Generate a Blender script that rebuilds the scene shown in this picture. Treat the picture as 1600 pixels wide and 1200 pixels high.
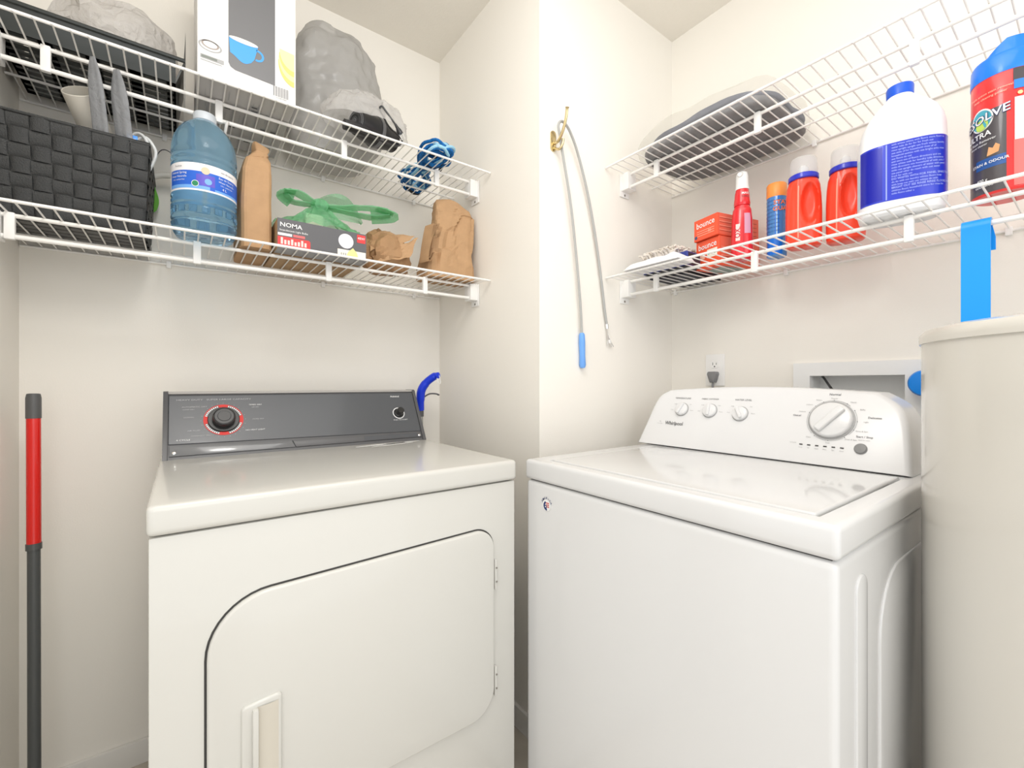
import bpy, bmesh, math, random
from mathutils import Vector, Matrix, noise
random.seed(7)
PI = math.pi
for o in list(bpy.data.objects): bpy.data.objects.remove(o, do_unlink=True)
S = bpy.context.scene
COL = S.collection

# ------------------------------------------------------------------ camera, world, lights, exposure
cam = bpy.data.cameras.new('camera'); cam.sensor_width = 36.0; cam.lens = 36.0*695/1600
cam.clip_start = 0.02
co = bpy.data.objects.new('camera', cam); COL.objects.link(co)
co.location = (0, 0, 1.11); co.rotation_euler = (PI/2, 0, math.radians(-36.6))
S.camera = co
S.view_settings.view_transform = 'Standard'; S.view_settings.look = 'None'
S.view_settings.gamma = 1.0; S.view_settings.use_curve_mapping = False
S.view_settings.exposure = 0.0
W = bpy.data.worlds.new('world'); S.world = W; W.use_nodes = True
W.node_tree.nodes['Background'].inputs[0].default_value = (0.985, 0.995, 1.0, 1)
W.node_tree.nodes['Background'].inputs[1].default_value = 1.42
def area(name, loc, target, sx, sy, power, col=(1, .96, .9)):
    l = bpy.data.lights.new(name, 'AREA'); l.shape = 'RECTANGLE'; l.size = sx; l.size_y = sy; l.energy = power; l.color = col
    o = bpy.data.objects.new(name, l); COL.objects.link(o); o.location = loc
    o.rotation_euler = (Vector(target)-Vector(loc)).to_track_quat('-Z', 'Y').to_euler()
    return o
area('ceiling_lamp_light', (0.35, 0.15, 2.44), (0.35, 0.15, 0), 1.1, 1.1, 10, (1, .99, .97))
pl_ = bpy.data.lights.new('upper_wall_fill_light', 'POINT'); pl_.energy = 12.5; pl_.shadow_soft_size = .16; pl_.color = (1, .985, .96)  # point light added below the ceiling to brighten the upper walls
po_ = bpy.data.objects.new('upper_wall_fill_light', pl_); COL.objects.link(po_); po_.location = (0.08, 0.35, 2.2)
area('hallway_fill_light', (-0.1, -1.5, 1.75), (0.9, 0.9, 1.4), 1.3, 1.3, 9, (.95, .98, 1))  # cool fill light added behind the camera to brighten the nearer surfaces

# ------------------------------------------------------------------ materials
MATS = {}
def mat(name, col, rough=.5, spec=.5, metal=0, bump=0, bscale=200, trans=0, ior=1.45, coat=0, var=0, vscale=8, alpha=None, sss=0):
    if name in MATS: return MATS[name]
    m = bpy.data.materials.new(name); m.use_nodes = True; nt = m.node_tree; b = nt.nodes['Principled BSDF']
    b.inputs['Base Color'].default_value = (*col, 1); b.inputs['Roughness'].default_value = rough
    b.inputs['Specular IOR Level'].default_value = spec; b.inputs['Metallic'].default_value = metal
    b.inputs['IOR'].default_value = ior; b.inputs['Transmission Weight'].default_value = trans
    b.inputs['Coat Weight'].default_value = coat; b.inputs['Coat Roughness'].default_value = .06
    if alpha is not None: b.inputs['Alpha'].default_value = alpha
    tc = nt.nodes.new('ShaderNodeTexCoord')
    if bump:
        n = nt.nodes.new('ShaderNodeTexNoise'); n.inputs['Scale'].default_value = bscale; n.inputs['Detail'].default_value = 3
        nt.links.new(tc.outputs['Object'], n.inputs['Vector'])
        bp = nt.nodes.new('ShaderNodeBump'); bp.inputs['Strength'].default_value = bump; bp.inputs['Distance'].default_value = .004
        nt.links.new(n.outputs['Fac'], bp.inputs['Height']); nt.links.new(bp.outputs['Normal'], b.inputs['Normal'])
    if var:
        n = nt.nodes.new('ShaderNodeTexNoise'); n.inputs['Scale'].default_value = vscale; n.inputs['Detail'].default_value = 4
        nt.links.new(tc.outputs['Object'], n.inputs['Vector'])
        r = nt.nodes.new('ShaderNodeValToRGB')
        r.color_ramp.elements[0].position = .3; r.color_ramp.elements[1].position = .7
        r.color_ramp.elements[0].color = (*[c*(1-var) for c in col], 1); r.color_ramp.elements[1].color = (*[min(1, c*(1+var)) for c in col], 1)
        nt.links.new(n.outputs['Fac'], r.inputs['Fac']); nt.links.new(r.outputs['Color'], b.inputs['Base Color'])
    MATS[name] = m; return m
def film(name, col, clear, rough=.15, tint=(1, 1, 1), bump=.5, bscale=25):
    """thin plastic film: partly see-through, partly glossy plastic"""
    m = bpy.data.materials.new(name); m.use_nodes = True; nt = m.node_tree; b = nt.nodes['Principled BSDF']
    b.inputs['Base Color'].default_value = (*col, 1); b.inputs['Roughness'].default_value = rough
    tr = nt.nodes.new('ShaderNodeBsdfTransparent'); tr.inputs[0].default_value = (*tint, 1)
    tl = nt.nodes.new('ShaderNodeBsdfTranslucent'); tl.inputs[0].default_value = (*col, 1)
    m0 = nt.nodes.new('ShaderNodeMixShader'); m0.inputs[0].default_value = .4
    mx = nt.nodes.new('ShaderNodeMixShader'); mx.inputs[0].default_value = clear
    out = nt.nodes['Material Output']
    nt.links.new(b.outputs[0], m0.inputs[1]); nt.links.new(tl.outputs[0], m0.inputs[2])
    nt.links.new(m0.outputs[0], mx.inputs[1]); nt.links.new(tr.outputs[0], mx.inputs[2]); nt.links.new(mx.outputs[0], out.inputs[0])
    tc = nt.nodes.new('ShaderNodeTexCoord'); n = nt.nodes.new('ShaderNodeTexNoise'); n.inputs['Scale'].default_value = bscale; n.inputs['Detail'].default_value = 5
    n.inputs['Distortion'].default_value = 1.5
    nt.links.new(tc.outputs['Object'], n.inputs['Vector'])
    bp = nt.nodes.new('ShaderNodeBump'); bp.inputs['Strength'].default_value = bump; bp.inputs['Distance'].default_value = .01
    nt.links.new(n.outputs['Fac'], bp.inputs['Height']); nt.links.new(bp.outputs['Normal'], b.inputs['Normal'])
    MATS[name] = m; return m
def s2l(r, g, b): return tuple(((c/255)/12.92 if c/255 <= .04045 else ((c/255+.055)/1.055)**2.4) for c in (r, g, b))

wall_m = mat('cream_wall_paint', (.90, .865, .80), .75, .25, bump=.06, bscale=260)
ceil_m = mat('ceiling_paint', (.86, .82, .75), .85, .2, bump=.25, bscale=140)
floor_m = mat('pale_vinyl_floor', (.55, .50, .43), .45, .4, var=.08, vscale=14)
trim_m = mat('white_trim_paint', (.80, .78, .74), .4)
wire_m = mat('white_vinyl_coated_wire', (.88, .86, .83), .35)
clip_m = mat('white_plastic', (.88, .87, .85), .35)
screw_m = mat('screw_steel', (.35, .33, .30), .35, metal=1)
dry_m = mat('almond_white_enamel', (.645, .635, .595), .22, .5, coat=.3)
was_m = mat('white_enamel', (.72, .72, .72), .2, .5, coat=.3)
wlid_m = mat('white_lid_enamel', (.69, .69, .69), .12, .5, coat=.5)
cons_m = mat('white_console_plastic', (.76, .76, .765), .22, .5)
gap_m = mat('dark_gap', (.05, .048, .045), .8)
panel_m = mat('charcoal_gloss_panel', (.085, .09, .10), .28, .45, coat=.15)
grey_m = mat('charcoal_plastic', (.10, .10, .105), .35)
greyl_m = mat('mid_grey_plastic', (.22, .22, .225), .35)
blk_m = mat('black_plastic', (.018, .018, .018), .3)
red_m = mat('red_print', s2l(215, 50, 45), .5)
print_w = mat('pale_print', (.85, .85, .85), .5)
print_dim = mat('dim_grey_print', (.48, .48, .49), .5)
print_g = mat('grey_print', (.14, .14, .15), .5)
print_lg = mat('light_grey_print', (.36, .36, .36), .5)
white_m = mat('plain_white', (.85, .85, .84), .45)
tank_m = mat('beige_tank_enamel', (.66, .635, .58), .2, .5, coat=.35)
chrome_m = mat('chrome', (.75, .75, .75), .12, metal=1)
brass_m = mat('brass', (.66, .53, .29), .22, metal=1)
kraft_m = mat('kraft_paper', (.46, .285, .155), .75, .25, bump=.15, bscale=90, var=.06, vscale=30)
kraft2_m = mat('kraft_paper_dark', (.37, .22, .115), .75, .25, bump=.15, bscale=90, var=.06, vscale=30)
card_m = mat('brown_cardboard', (.42, .28, .16), .8, .2, var=.05, vscale=40)

# ------------------------------------------------------------------ mesh builder
class MB:
    def __init__(s, M=None): s.v = []; s.f = []; s.mi = []; s.mats = []; s.M = M or Matrix(); s.flat = []
    def idx(s, m):
        if m not in s.mats: s.mats.append(m)
        return s.mats.index(m)
    def add(s, vs, fs, m, flat=False):
        b = len(s.v); s.v += [s.M @ Vector(p) for p in vs]; k = s.idx(m)
        for f in fs: s.f.append([b+i for i in f]); s.mi.append(k); s.flat.append(flat)
        return s
    def addbm(s, bm, m, flat=False):
        bm.verts.index_update(); vs = [v.co.copy() for v in bm.verts]; fs = [[v.index for v in f.verts] for f in bm.faces]; bm.free()
        return s.add(vs, fs, m, flat)
    def box(s, lo, hi, m, bev=0, seg=2, R=None):
        bm = bmesh.new(); bmesh.ops.create_cube(bm, size=1)
        lo = Vector(lo); hi = Vector(hi)
        for v in bm.verts: v.co = Vector([(lo[i]+hi[i])/2+v.co[i]*(hi[i]-lo[i]) for i in range(3)])
        if bev: bmesh.ops.bevel(bm, geom=list(bm.edges), offset=bev, segments=seg, profile=.6, affect='EDGES')
        if R is not None: bmesh.ops.transform(bm, matrix=R, verts=bm.verts)
        return s.addbm(bm, m)
    def prism(s, poly, o, ax, ay, az, m, bev=0, seg=2, cap0=True):
        """poly: 2-D outline; extruded from plane (o,ax,ay) by vector az; bevel only on the far (o+az) rim"""
        o, ax, ay, az = map(Vector, (o, ax, ay, az)); bm = bmesh.new()
        a = [bm.verts.new(o+ax*p[0]+ay*p[1]) for p in poly]; b = [bm.verts.new(o+ax*p[0]+ay*p[1]+az) for p in poly]
        n = len(poly); bm.faces.new(b)
        if cap0: bm.faces.new(a[::-1])
        for i in range(n): bm.faces.new([a[i], a[(i+1) % n], b[(i+1) % n], b[i]])
        bmesh.ops.recalc_face_normals(bm, faces=bm.faces)
        if bev:
            bs = set(b); bmesh.ops.bevel(bm, geom=[e for e in bm.edges if e.verts[0] in bs and e.verts[1] in bs], offset=bev, segments=seg, profile=.5, affect='EDGES')
        return s.addbm(bm, m)
    def tube(s, pts, r, m, seg=8, closed=False, caps=True, flatten=None):
        pts = [Vector(p) for p in pts]; n = len(pts); rr = r if isinstance(r, (list, tuple)) else [r]*n
        vs = []; fs = []; up = None
        for i, p in enumerate(pts):
            if closed: t = pts[(i+1) % n]-pts[i-1]
            else: t = pts[min(i+1, n-1)]-pts[max(i-1, 0)]
            t.normalize()
            if up is None:
                up = t.orthogonal().normalized() if flatten is None else Vector(flatten[2])
            up = (up-t*up.dot(t)).normalized(); q = t.cross(up)
            for k in range(seg):
                a = 2*PI*k/seg; A, B = (1, 1) if flatten is None else flatten[:2]
                vs.append(p+(up*math.cos(a)*A+q*math.sin(a)*B)*rr[i])
        for i in range(n if closed else n-1):
            j = (i+1) % n
            for k in range(seg): fs.append([i*seg+k, i*seg+(k+1) % seg, j*seg+(k+1) % seg, j*seg+k])
        if caps and not closed: fs += [list(range(seg))[::-1], [(n-1)*seg+k for k in range(seg)]]
        return s.add(vs, fs, m)
    def lathe(s, prof, o, m, seg=40, axis=(0, 0, 1)):
        o = Vector(o); z = Vector(axis).normalized(); x = z.orthogonal().normalized() if abs(z.z) < .999 else Vector((1, 0, 0)); y = z.cross(x)
        vs = []; fs = []
        for r, h in prof:
            for k in range(seg):
                a = 2*PI*k/seg; vs.append(o+z*h+(x*math.cos(a)+y*math.sin(a))*r)
        for i in range(len(prof)-1):
            for k in range(seg): fs.append([i*seg+k, i*seg+(k+1) % seg, (i+1)*seg+(k+1) % seg, (i+1)*seg+k])
        if prof[0][0] > 1e-4: fs.append(list(range(seg))[::-1])
        if prof[-1][0] > 1e-4: fs.append([(len(prof)-1)*seg+k for k in range(seg)])
        return s.add(vs, fs, m)
    def sheet(s, fn, nu, nv, m, cu=False, flat=False, u=(0, 1), v=(0, 1)):
        vs = []; fs = []; N = nu if cu else nu+1
        for j in range(nv+1):
            for i in range(N): vs.append(fn(u[0]+(u[1]-u[0])*i/nu, v[0]+(v[1]-v[0])*j/nv))
        for j in range(nv):
            for i in range(nu):
                i2 = (i+1) % N if cu else i+1
                fs.append([j*N+i, j*N+i2, (j+1)*N+i2, (j+1)*N+i])
        return s.add(vs, fs, m, flat)
    def quad(s, o, ax, ay, x0, y0, x1, y1, m):
        o, ax, ay = map(Vector, (o, ax, ay))
        return s.add([o+ax*a+ay*b for a, b in ((x0, y0), (x1, y0), (x1, y1), (x0, y1))], [[0, 1, 2, 3]], m)
    def disc(s, o, ax, ay, x, y, r, m, n=24, r2=None, inner=0, a0=0, a1=2*PI):
        o, ax, ay = map(Vector, (o, ax, ay)); r2 = r2 or r
        if inner or abs(a1-a0) < 6.28:
            vs = []; fs = []
            for i in range(n+1):
                a = a0+(a1-a0)*i/n
                for k in (inner, 1): vs.append(o+ax*(x+r*k*math.cos(a))+ay*(y+r2*k*math.sin(a)))
            for i in range(n): fs.append([2*i, 2*i+1, 2*i+3, 2*i+2])
            return s.add(vs, fs, m)
        return s.add([o+ax*(x+r*math.cos(2*PI*i/n))+ay*(y+r2*math.sin(2*PI*i/n)) for i in range(n)], [list(range(n))], m)
    def text(s, st, size, o, ax, ay, m, align='CENTER', fn=None, sx=1, bold=0):
        cu = bpy.data.curves.new('t', 'FONT'); cu.body = st; cu.size = size; cu.align_x = align; cu.align_y = 'CENTER'; cu.resolution_u = 2; cu.offset = bold*size
        ob = bpy.data.objects.new('t', cu); COL.objects.link(ob)
        dg = bpy.context.evaluated_depsgraph_get(); me = ob.evaluated_get(dg).to_mesh()
        vs = [v.co.copy() for v in me.vertices]; fs = [list(p.vertices) for p in me.polygons]
        ob.evaluated_get(dg).to_mesh_clear(); bpy.data.objects.remove(ob, do_unlink=True); bpy.data.curves.remove(cu)
        if fn: return s.add([fn(v.x*sx, v.y) for v in vs], fs, m)
        o, ax, ay = map(Vector, (o, ax, ay))
        return s.add([o+ax*v.x*sx+ay*v.y for v in vs], fs, m)
    def build(s, name, parent=None, sharp=35, base=None):
        me = bpy.data.meshes.new(name)
        if parent is not None:
            inv = parent_world(parent).inverted(); vs = [inv @ v for v in s.v]; loc = None
        else:
            xs = [v.x for v in s.v]; ys = [v.y for v in s.v]; zs = [v.z for v in s.v]
            loc = Vector(base) if base else Vector(((min(xs)+max(xs))/2, (min(ys)+max(ys))/2, min(zs))); vs = [v-loc for v in s.v]
        me.from_pydata([tuple(v) for v in vs], [], s.f)
        for m in s.mats: me.materials.append(m)
        for p, k, fl in zip(me.polygons, s.mi, s.flat): p.material_index = k; p.use_smooth = not fl
        me.update()
        if sharp: me.set_sharp_from_angle(angle=math.radians(sharp))
        o = bpy.data.objects.new(name, me); COL.objects.link(o)
        if parent is not None: o.parent = parent
        else: o.location = loc
        return o
def parent_world(o):
    M = Matrix.LocRotScale(o.location, o.rotation_euler, o.scale)
    return parent_world(o.parent) @ M if o.parent else M
def tag(o, label, cat, group=None):
    o['label'] = label; o['category'] = cat
    if group: o['group'] = group
    return o
def thing(name, loc, label, cat, group=None, rz=0):
    o = bpy.data.objects.new(name, None); o.empty_display_size = .05; COL.objects.link(o); o.location = loc; o.rotation_euler = (0, 0, rz)
    return tag(o, label, cat, group)
def struct(name, mb): o = mb.build(name); o['kind'] = 'structure'; return o
def dup_tree(src, name=None, **kw):
    r = src.copy(); COL.objects.link(r)
    for ch in list(src.children):
        c = ch.copy(); COL.objects.link(c); c.parent = r
        for g in list(ch.children):
            d = g.copy(); COL.objects.link(d); d.parent = c
    return r
def nz(p, s=1, seed=0): return noise.noise(Vector(p)*s+Vector((seed*7.3, seed*3.1, seed*1.7)))
def ridge(p, s=1, seed=0): return 1-2*abs(nz(p, s, seed))
def smooth_path(pts, n=6, closed=False):
    P = [Vector(p) for p in pts]; N = len(P); out = []
    for i in range(N if closed else N-1):
        p0 = P[i-1] if (i > 0 or closed) else P[i]; p1 = P[i]; p2 = P[(i+1) % N]; p3 = P[(i+2) % N] if (i+2 < N or closed) else p2
        for k in range(n):
            t = k/n
            out.append(.5*((2*p1)+(p2-p0)*t+(2*p0-5*p1+4*p2-p3)*t*t+(3*p1-p0-3*p2+p3)*t**3))
    if not closed: out.append(P[-1])
    return out
def rrect(x0, y0, x1, y1, r, n=6):
    rs = r if isinstance(r, (list, tuple)) else [r]*4; out = []     # corners: bl, br, tr, tl
    for (cx, cy, a0), q in zip((((x0+rs[0]), y0+rs[0], PI), (x1-rs[1], y0+rs[1], 1.5*PI), (x1-rs[2], y1-rs[2], 0), (x0+rs[3], y1-rs[3], .5*PI)), rs):
        for i in range(n+1):
            a = a0+PI/2*i/n; out.append((cx+q*math.cos(a), cy+q*math.sin(a)))
    return out
def round_poly(pts, rs, n=8):
    out = []; N = len(pts)
    for i in range(N):
        p = Vector(pts[i]); a = (Vector(pts[i-1])-p).normalized(); b = (Vector(pts[(i+1) % N])-p).normalized(); r = rs[i]
        if r <= 0: out.append(tuple(p)); continue
        half = a.angle(b)/2; d = r/math.tan(half); c = p+(a+b).normalized()*(r/math.sin(half))
        s0 = p+a*d-c; s1 = p+b*d-c; a0 = math.atan2(s0.y, s0.x); a1 = math.atan2(s1.y, s1.x); da = (a1-a0+PI) % (2*PI)-PI
        out += [(c.x+r*math.cos(a0+da*k/n), c.y+r*math.sin(a0+da*k/n)) for k in range(n+1)]
    return out

# ------------------------------------------------------------------ room  (X along the dryer wall, Y away from the camera)
YA, XD, YE, XC, XF, ZC = 1.70, 0.879, 1.043, 1.568, -0.341, 2.472
OB = (0.329, 0.557, 1.0, 1.136)            # opening of the washer outlet box in the right wall
struct('floor', MB().box((-2.2, -1.9, -.05), (XC+.1, YA+.1, 0), floor_m))
struct('ceiling', MB().box((-2.2, -1.9, ZC), (XC+.1, YA+.1, ZC+.05), ceil_m))
struct('wall_back', MB().box((XF-.1, YA, 0), (XD+.1, YA+.1, ZC), wall_m))
struct('wall_left', MB().box((XF-.1, .78, 0), (XF, YA, ZC), wall_m))
struct('wall_jog', MB().box((XD, YE+.1, 0), (XD+.1, YA, ZC), wall_m))
struct('wall_alcove', MB().box((XD, YE, 0), (XC+.1, YE+.1, ZC), wall_m))
w = MB(); y0, y1, z0, z1 = OB
w.box((XC, -.5, 0), (XC+.1, y0, ZC), wall_m).box((XC, y1, 0), (XC+.1, YE, ZC), wall_m)
w.box((XC, y0, 0), (XC+.1, y1, z0), wall_m).box((XC, y0, z1), (XC+.1, y1, ZC), wall_m)
struct('wall_right', w)
def base(name, lo, hi): struct(name, MB().box(lo, hi, trim_m, .003))
base('baseboard_back', (XF, YA-.012, 0), (XD, YA, .07)); base('baseboard_left', (XF, .78, 0), (XF+.012, YA-.012, .07))
base('baseboard_jog', (XD-.012, YE-.012, 0), (XD, YA-.012, .07)); base('baseboard_alcove', (XD, YE-.012, 0), (XC, YE, .07))
base('baseboard_right', (XC-.012, -.5, 0), (XC, YE-.012, .07))

# ------------------------------------------------------------------ wire shelves
def wire_shelf(name, M, L, z, clips, label, braces=(), wallclips=(), end0=True, end1=True):
    """local frame: x along the wall from 0 to L, y=0 at the wall and growing to the room, z up"""
    t = thing(name, M @ Vector((L/2, 0, z)), label, 'shelf', 'white wire shelves')
    D = .393; g = .0025
    def rod(nm, y, zz, r, x0=0.003, x1=None):
        MB(M).tube([(x0, y, zz), (x1 or L-.003, y, zz)], r, wire_m, 10).build(nm, t)
    rod('front_rail', D, z, .0036); rod('support_rail', D-.097, z-.004, .0046); rod('hanging_rail', D-.097, z-.049, .0052)
    rod('middle_rod', .132, z-.004, .0032); rod('back_rail', .006, z-.004, .0034)
    n = int(L/.0272); first = None
    for i in range(n):
        x = .015+i*(L-.03)/(n-1)
        if first is None:
            first = MB(M).tube([(x, .004, z+.001), (x, D-.002, z+.002), (x, D+.0035, z), (x, D+.0035, z-.003)], .0019, wire_m, 6).build('deck_wire', t); x00 = x
        else:
            o = first.copy(); COL.objects.link(o); o.parent = t
            o.location = (M.to_3x3() @ Vector((x-x00, 0, 0)))
    for x in clips:
        MB(M).box((x-.0085, D-.103, z-.056), (x+.0085, D-.0905, z+.002), clip_m, .003).build('rod_clip', t)
    for k, on in ((0, end0), (1, end1)):
        if not on: continue
        x0, x1 = (.001, .034) if k == 0 else (L-.034, L-.001)
        xf0, xf1 = (.001, .004) if k == 0 else (L-.004, L-.001)
        b = MB(M).box((x0, D-.125, z-.058), (x1, D-.082, z+.002), clip_m, .002)
        b.box((xf0, D-.125, z-.078), (xf1, D-.075, z+.002), clip_m, .001)
        br = b.build('end_bracket', t)
        xs = .0035 if k == 0 else L-.0035
        MB(M).lathe([(.004, -.002), (.004, .0015), (.002, .0025)], (xs, D-.1, z-.07), screw_m, 12, (1 if k == 0 else -1, 0, 0)).build('screw', br)
    for x in wallclips:
        MB(M).box((x-.006, .001, z-.016), (x+.006, .012, z+.004), clip_m, .002).build('wall_clip', t)
    for x in braces:
        MB(M).tube(smooth_path([(x-.038, D-.1, z-.05), (x-.03, D-.11, z-.075), (x-.012, .012, z-.27), (x, .008, z-.29), (x+.012, .012, z-.27), (x+.03, D-.11, z-.075), (x+.038, D-.1, z-.05)], 5), .0035, wire_m, 8).build('support_brace', t)
    return t
ML = Matrix(((1, 0, 0, XF), (0, -1, 0, YA), (0, 0, 1, 0), (0, 0, 0, 1)))         # x -> +X, y -> -Y
MR = Matrix(((0, -1, 0, XC), (-1, 0, 0, YE), (0, 0, 1, 0), (0, 0, 0, 1)))        # x -> -Y, y -> -X
Z1, Z2 = 1.475, 1.855
wire_shelf('wire_shelf', ML, 1.219, Z2, (.1, .42, .741, 1.055), 'upper white wire shelf above the dryer, holding the black crate and mug box', braces=(.404,), wallclips=(.3, .75, 1.1))
wire_shelf('wire_shelf', ML, 1.219, Z1, (.046, .373, .696, 1.011), 'lower white wire shelf above the dryer, holding the blue water jug', wallclips=(.31, .75, 1.1))
wire_shelf('wire_shelf', MR, 1.22, Z2, (.14, .464, .79, 1.1), 'upper white wire shelf above the washer, holding the bagged dark blanket', wallclips=(.5, .9), end1=False)
wire_shelf('wire_shelf', MR, 1.22, Z1, (.138, .456, .781, 1.1), 'lower white wire shelf above the washer, holding bleach and orange bottles', wallclips=(.02, .42, .9), end1=False)
TOPW = .0046       # things stand on the deck wires
d1, d2 = Z1+TOPW, Z2+TOPW

# ------------------------------------------------------------------ dryer
DX0, DX1, DY, DYB, DT = -.046, .691, .913, 1.585, .915
dr = thing('dryer', ((DX0+DX1)/2, 1.25, 0), 'almond white front loading clothes dryer with charcoal control panel', 'dryer')
b = MB(); b.box((DX0+.003, DY+.002, .03), (DX1-.003, DYB, DT-.0525), dry_m, .004)
b.box((DX0+.01, DY+.012, DT-.06), (DX1-.01, DYB-.01, DT-.048), gap_m)
for x in (DX0+.06, DX1-.06):
    for y in (DY+.06, DYB-.06): b.lathe([(.02, 0), (.02, .02), (.012, .032)], (x, y, 0), grey_m, 16)
door_out = [(.619, .300), (.619, .757), (.034, .737), (.034, .300)]
dpoly = round_poly(door_out, [.065, .05, .10, .06], 10)
# dark shadow gap round the door, then the door itself
b.build('cabinet', dr)
tp = MB().box((DX0, DY-.004, DT-.05), (DX1, DYB, DT), dry_m, .011, 4); tp.build('top_panel', dr)
dm = MB()
def grow(poly, k):
    c = Vector((sum(p[0] for p in poly)/len(poly), sum(p[1] for p in poly)/len(poly))); out = []
    n = len(poly)
    for i in range(n):
        a = Vector(poly[i-1]); q = Vector(poly[(i+1) % n]); tt = (q-a).normalized(); out.append((poly[i][0]+tt.y*k, poly[i][1]-tt.x*k))
    return out
dm.prism(grow(dpoly, .0035), (0, DY+.002, 0), (1, 0, 0), (0, 0, 1), (0, -.0012, 0), gap_m)
dm.prism(dpoly, (0, DY+.002, 0), (1, 0, 0), (0, 0, 1), (0, -.011, 0), dry_m, .005, 3)
door = dm.build('door', dr)
# recessed pull handle
h = MB(); HX0, HX1, HZ0, HZ1 = .083, .147, .40, .552; yf = DY-.009
h.prism(round_poly([(HX0, HZ0), (HX1, HZ0), (HX1, HZ1), (HX0, HZ1-.006)], [.008]*4, 4), (0, yf, 0), (1, 0, 0), (0, 0, 1), (0, -.006, 0), dry_m, .004, 3)
h.build('handle', door)
hm = mat('almond_recess', (.62, .58, .50), .4)
h = MB(); h.sheet(lambda u, v: (HX0+.024+u*(HX1-HX0-.03), yf-.0065+.0004*u-.002*math.sin(PI*u), HZ0+.01+v*(HZ1-HZ0-.022)), 8, 1, hm)
h.box((HX0+.016, yf-.016, HZ0+.006), (HX0+.026, yf-.005, HZ1-.012), dry_m, .004)
h.build('handle_grip', door)
for z in (.602, .339):
    h = MB(); h.box((.6205, DY-.008, z), (.6265, DY+.002, z+.074), dry_m, .002)
    for k in range(2): h.lathe([(.0022, -.001), (.0022, .0015)], (.6245, DY-.0085, z+.02+k*.034), screw_m, 8, (0, -1, 0))
    h.build('hinge', dr)
# control console, leaning back
up = Vector((0, .095, .165)).normalized(); nrm = Vector((0, -.165, .095)).normalized(); CO = Vector((0, 1.434, DT)); CL, CR = -.040, .688; CH = .190
c = MB()
prof = [(1.434, DT), (1.529, DT+.165), (1.535, DT+.168), (1.575, DT+.168), (1.58, DT+.16), (1.58, DT)]
c.prism(prof, (CL+.010, 0, 0), (0, 1, 0), (0, 0, 1), (CR-CL-.020, 0, 0), grey_m)
Op = CO+nrm*.0015
def PX(x, sdist, off=0): return Op+Vector((x, 0, 0))+up*sdist+nrm*off
X = Vector((1, 0, 0))
c.prism([(CL+.012, .042), (CR-.012, .034), (CR-.012, CH-.004), (CL+.012, CH-.004)], CO, X, up, nrm*.0025, panel_m, .001, 1)
cons = c.build('control_panel', dr)
c = MB(); c.box((CL+.010, 1.527, DT+.1665), (CR-.010, 1.58, DT+.1735), mat('pale_grey_trim', (.42, .40, .38), .4), .002); c.build('top_trim', cons)
for x0, x1 in ((CL, CL+.011), (CR-.011, CR)):
    c = MB(); c.prism([(1.428, DT), (1.525, DT+.170), (1.532, DT+.1745), (1.582, DT+.1745), (1.585, DT)], (x0, 0, 0), (0, 1, 0), (0, 0, 1), (x1-x0, 0, 0), grey_m, .0015, 2); c.build('end_cap', cons)
# chrome-like lower strip with a dark right-hand length and screws at the ends
c = MB(); st_m = mat('smoked_strip', (.16, .165, .175), .12, .6, coat=.5)
c.prism([(CL+.014, .008), (.27, .009), (.262, .031), (CL+.014, .038)], CO, X, up, nrm*.004, st_m, .0015, 2)
c.prism([(.272, .009), (CR-.014, .011), (CR-.014, .0285), (.264, .031)], CO, X, up, nrm*.0035, grey_m, .0015, 2)
c.prism([(.475, .011), (CR-.03, .013), (CR-.03, .026), (.475, .0265)], CO, X, up, nrm*.0042, panel_m)
for x in (CL+.024, CR-.022): c.lathe([(.0045, .004), (.0045, .0055), (.003, .0062)], CO+X*x+up*.017, chrome_m, 14, nrm)
c.build('lower_trim', cons)
# printing
c = MB(); OO = CO+nrm*.0032
def T(s, x, sd, size, m=print_w, al='CENTER', sx=1, bold=0): c.text(s, size, OO+X*x+up*sd, X, up, m, al, sx=sx, bold=bold)
T('HEAVY DUTY   SUPER LARGE CAPACITY', -.012, .172, .0068, print_dim, 'LEFT', 1.45)
T('AUTOMATIC DRY', .0, .150, .0055, print_dim, 'LEFT', 1.3); T('DAMP DRY', .002, .142, .0045, print_dim, 'LEFT', 1.2)
T('4 CYCLE', -.012, .052, .0062, print_w, 'LEFT', 1.3)
T('TIMED DRY', .158, .153, .0055, print_w, 'LEFT', 1.2); T('LESS DRY', .165, .145, .0045, print_dim, 'LEFT'); T('MORE DRY', .165, .106, .0050, print_dim, 'LEFT', 1.2)
T('AIR FLUFF', .012, .078, .0055, print_dim, 'LEFT', 1.2); T('PERMANENT PRESS', .02, .062, .0050, print_dim, 'LEFT', 1.1); T('NO HEAT LIGHT', .146, .072, .0055, print_w, 'LEFT', 1.2)
T('NORMAL', .004, .118, .0048, print_dim, 'LEFT', 1.2)
c.build('panel_lettering', cons); c = MB()
DC = (.095, .108)
for k in range(24):
    a = k/24*2*PI; T('-', DC[0]+.0525*math.cos(a), DC[1]+.0525*math.sin(a), .008, print_dim)
for k, (a0, a1) in enumerate(((75, 105), (165, 195), (255, 285), (-15, 15))):
    c.disc(OO, X, up, DC[0], DC[1], .0475, red_m, 8, inner=.80, a0=math.radians(a0), a1=math.radians(a1))
dial_pale = mat('dial_pale_red_print', s2l(205, 130, 122), .5)
for a0, a1 in ((15, 75), (105, 165), (195, 255), (285, 345)):
    c.disc(OO, X, up, DC[0], DC[1], .0475, red_m, 10, inner=.955, a0=math.radians(a0), a1=math.radians(a1))
    for q in range(9):
        aa = a0+(a1-a0)*(q+.3)/9
        c.disc(OO, X, up, DC[0], DC[1], .0448, print_w, 2, inner=.90, a0=math.radians(aa), a1=math.radians(aa+3.9))
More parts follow.
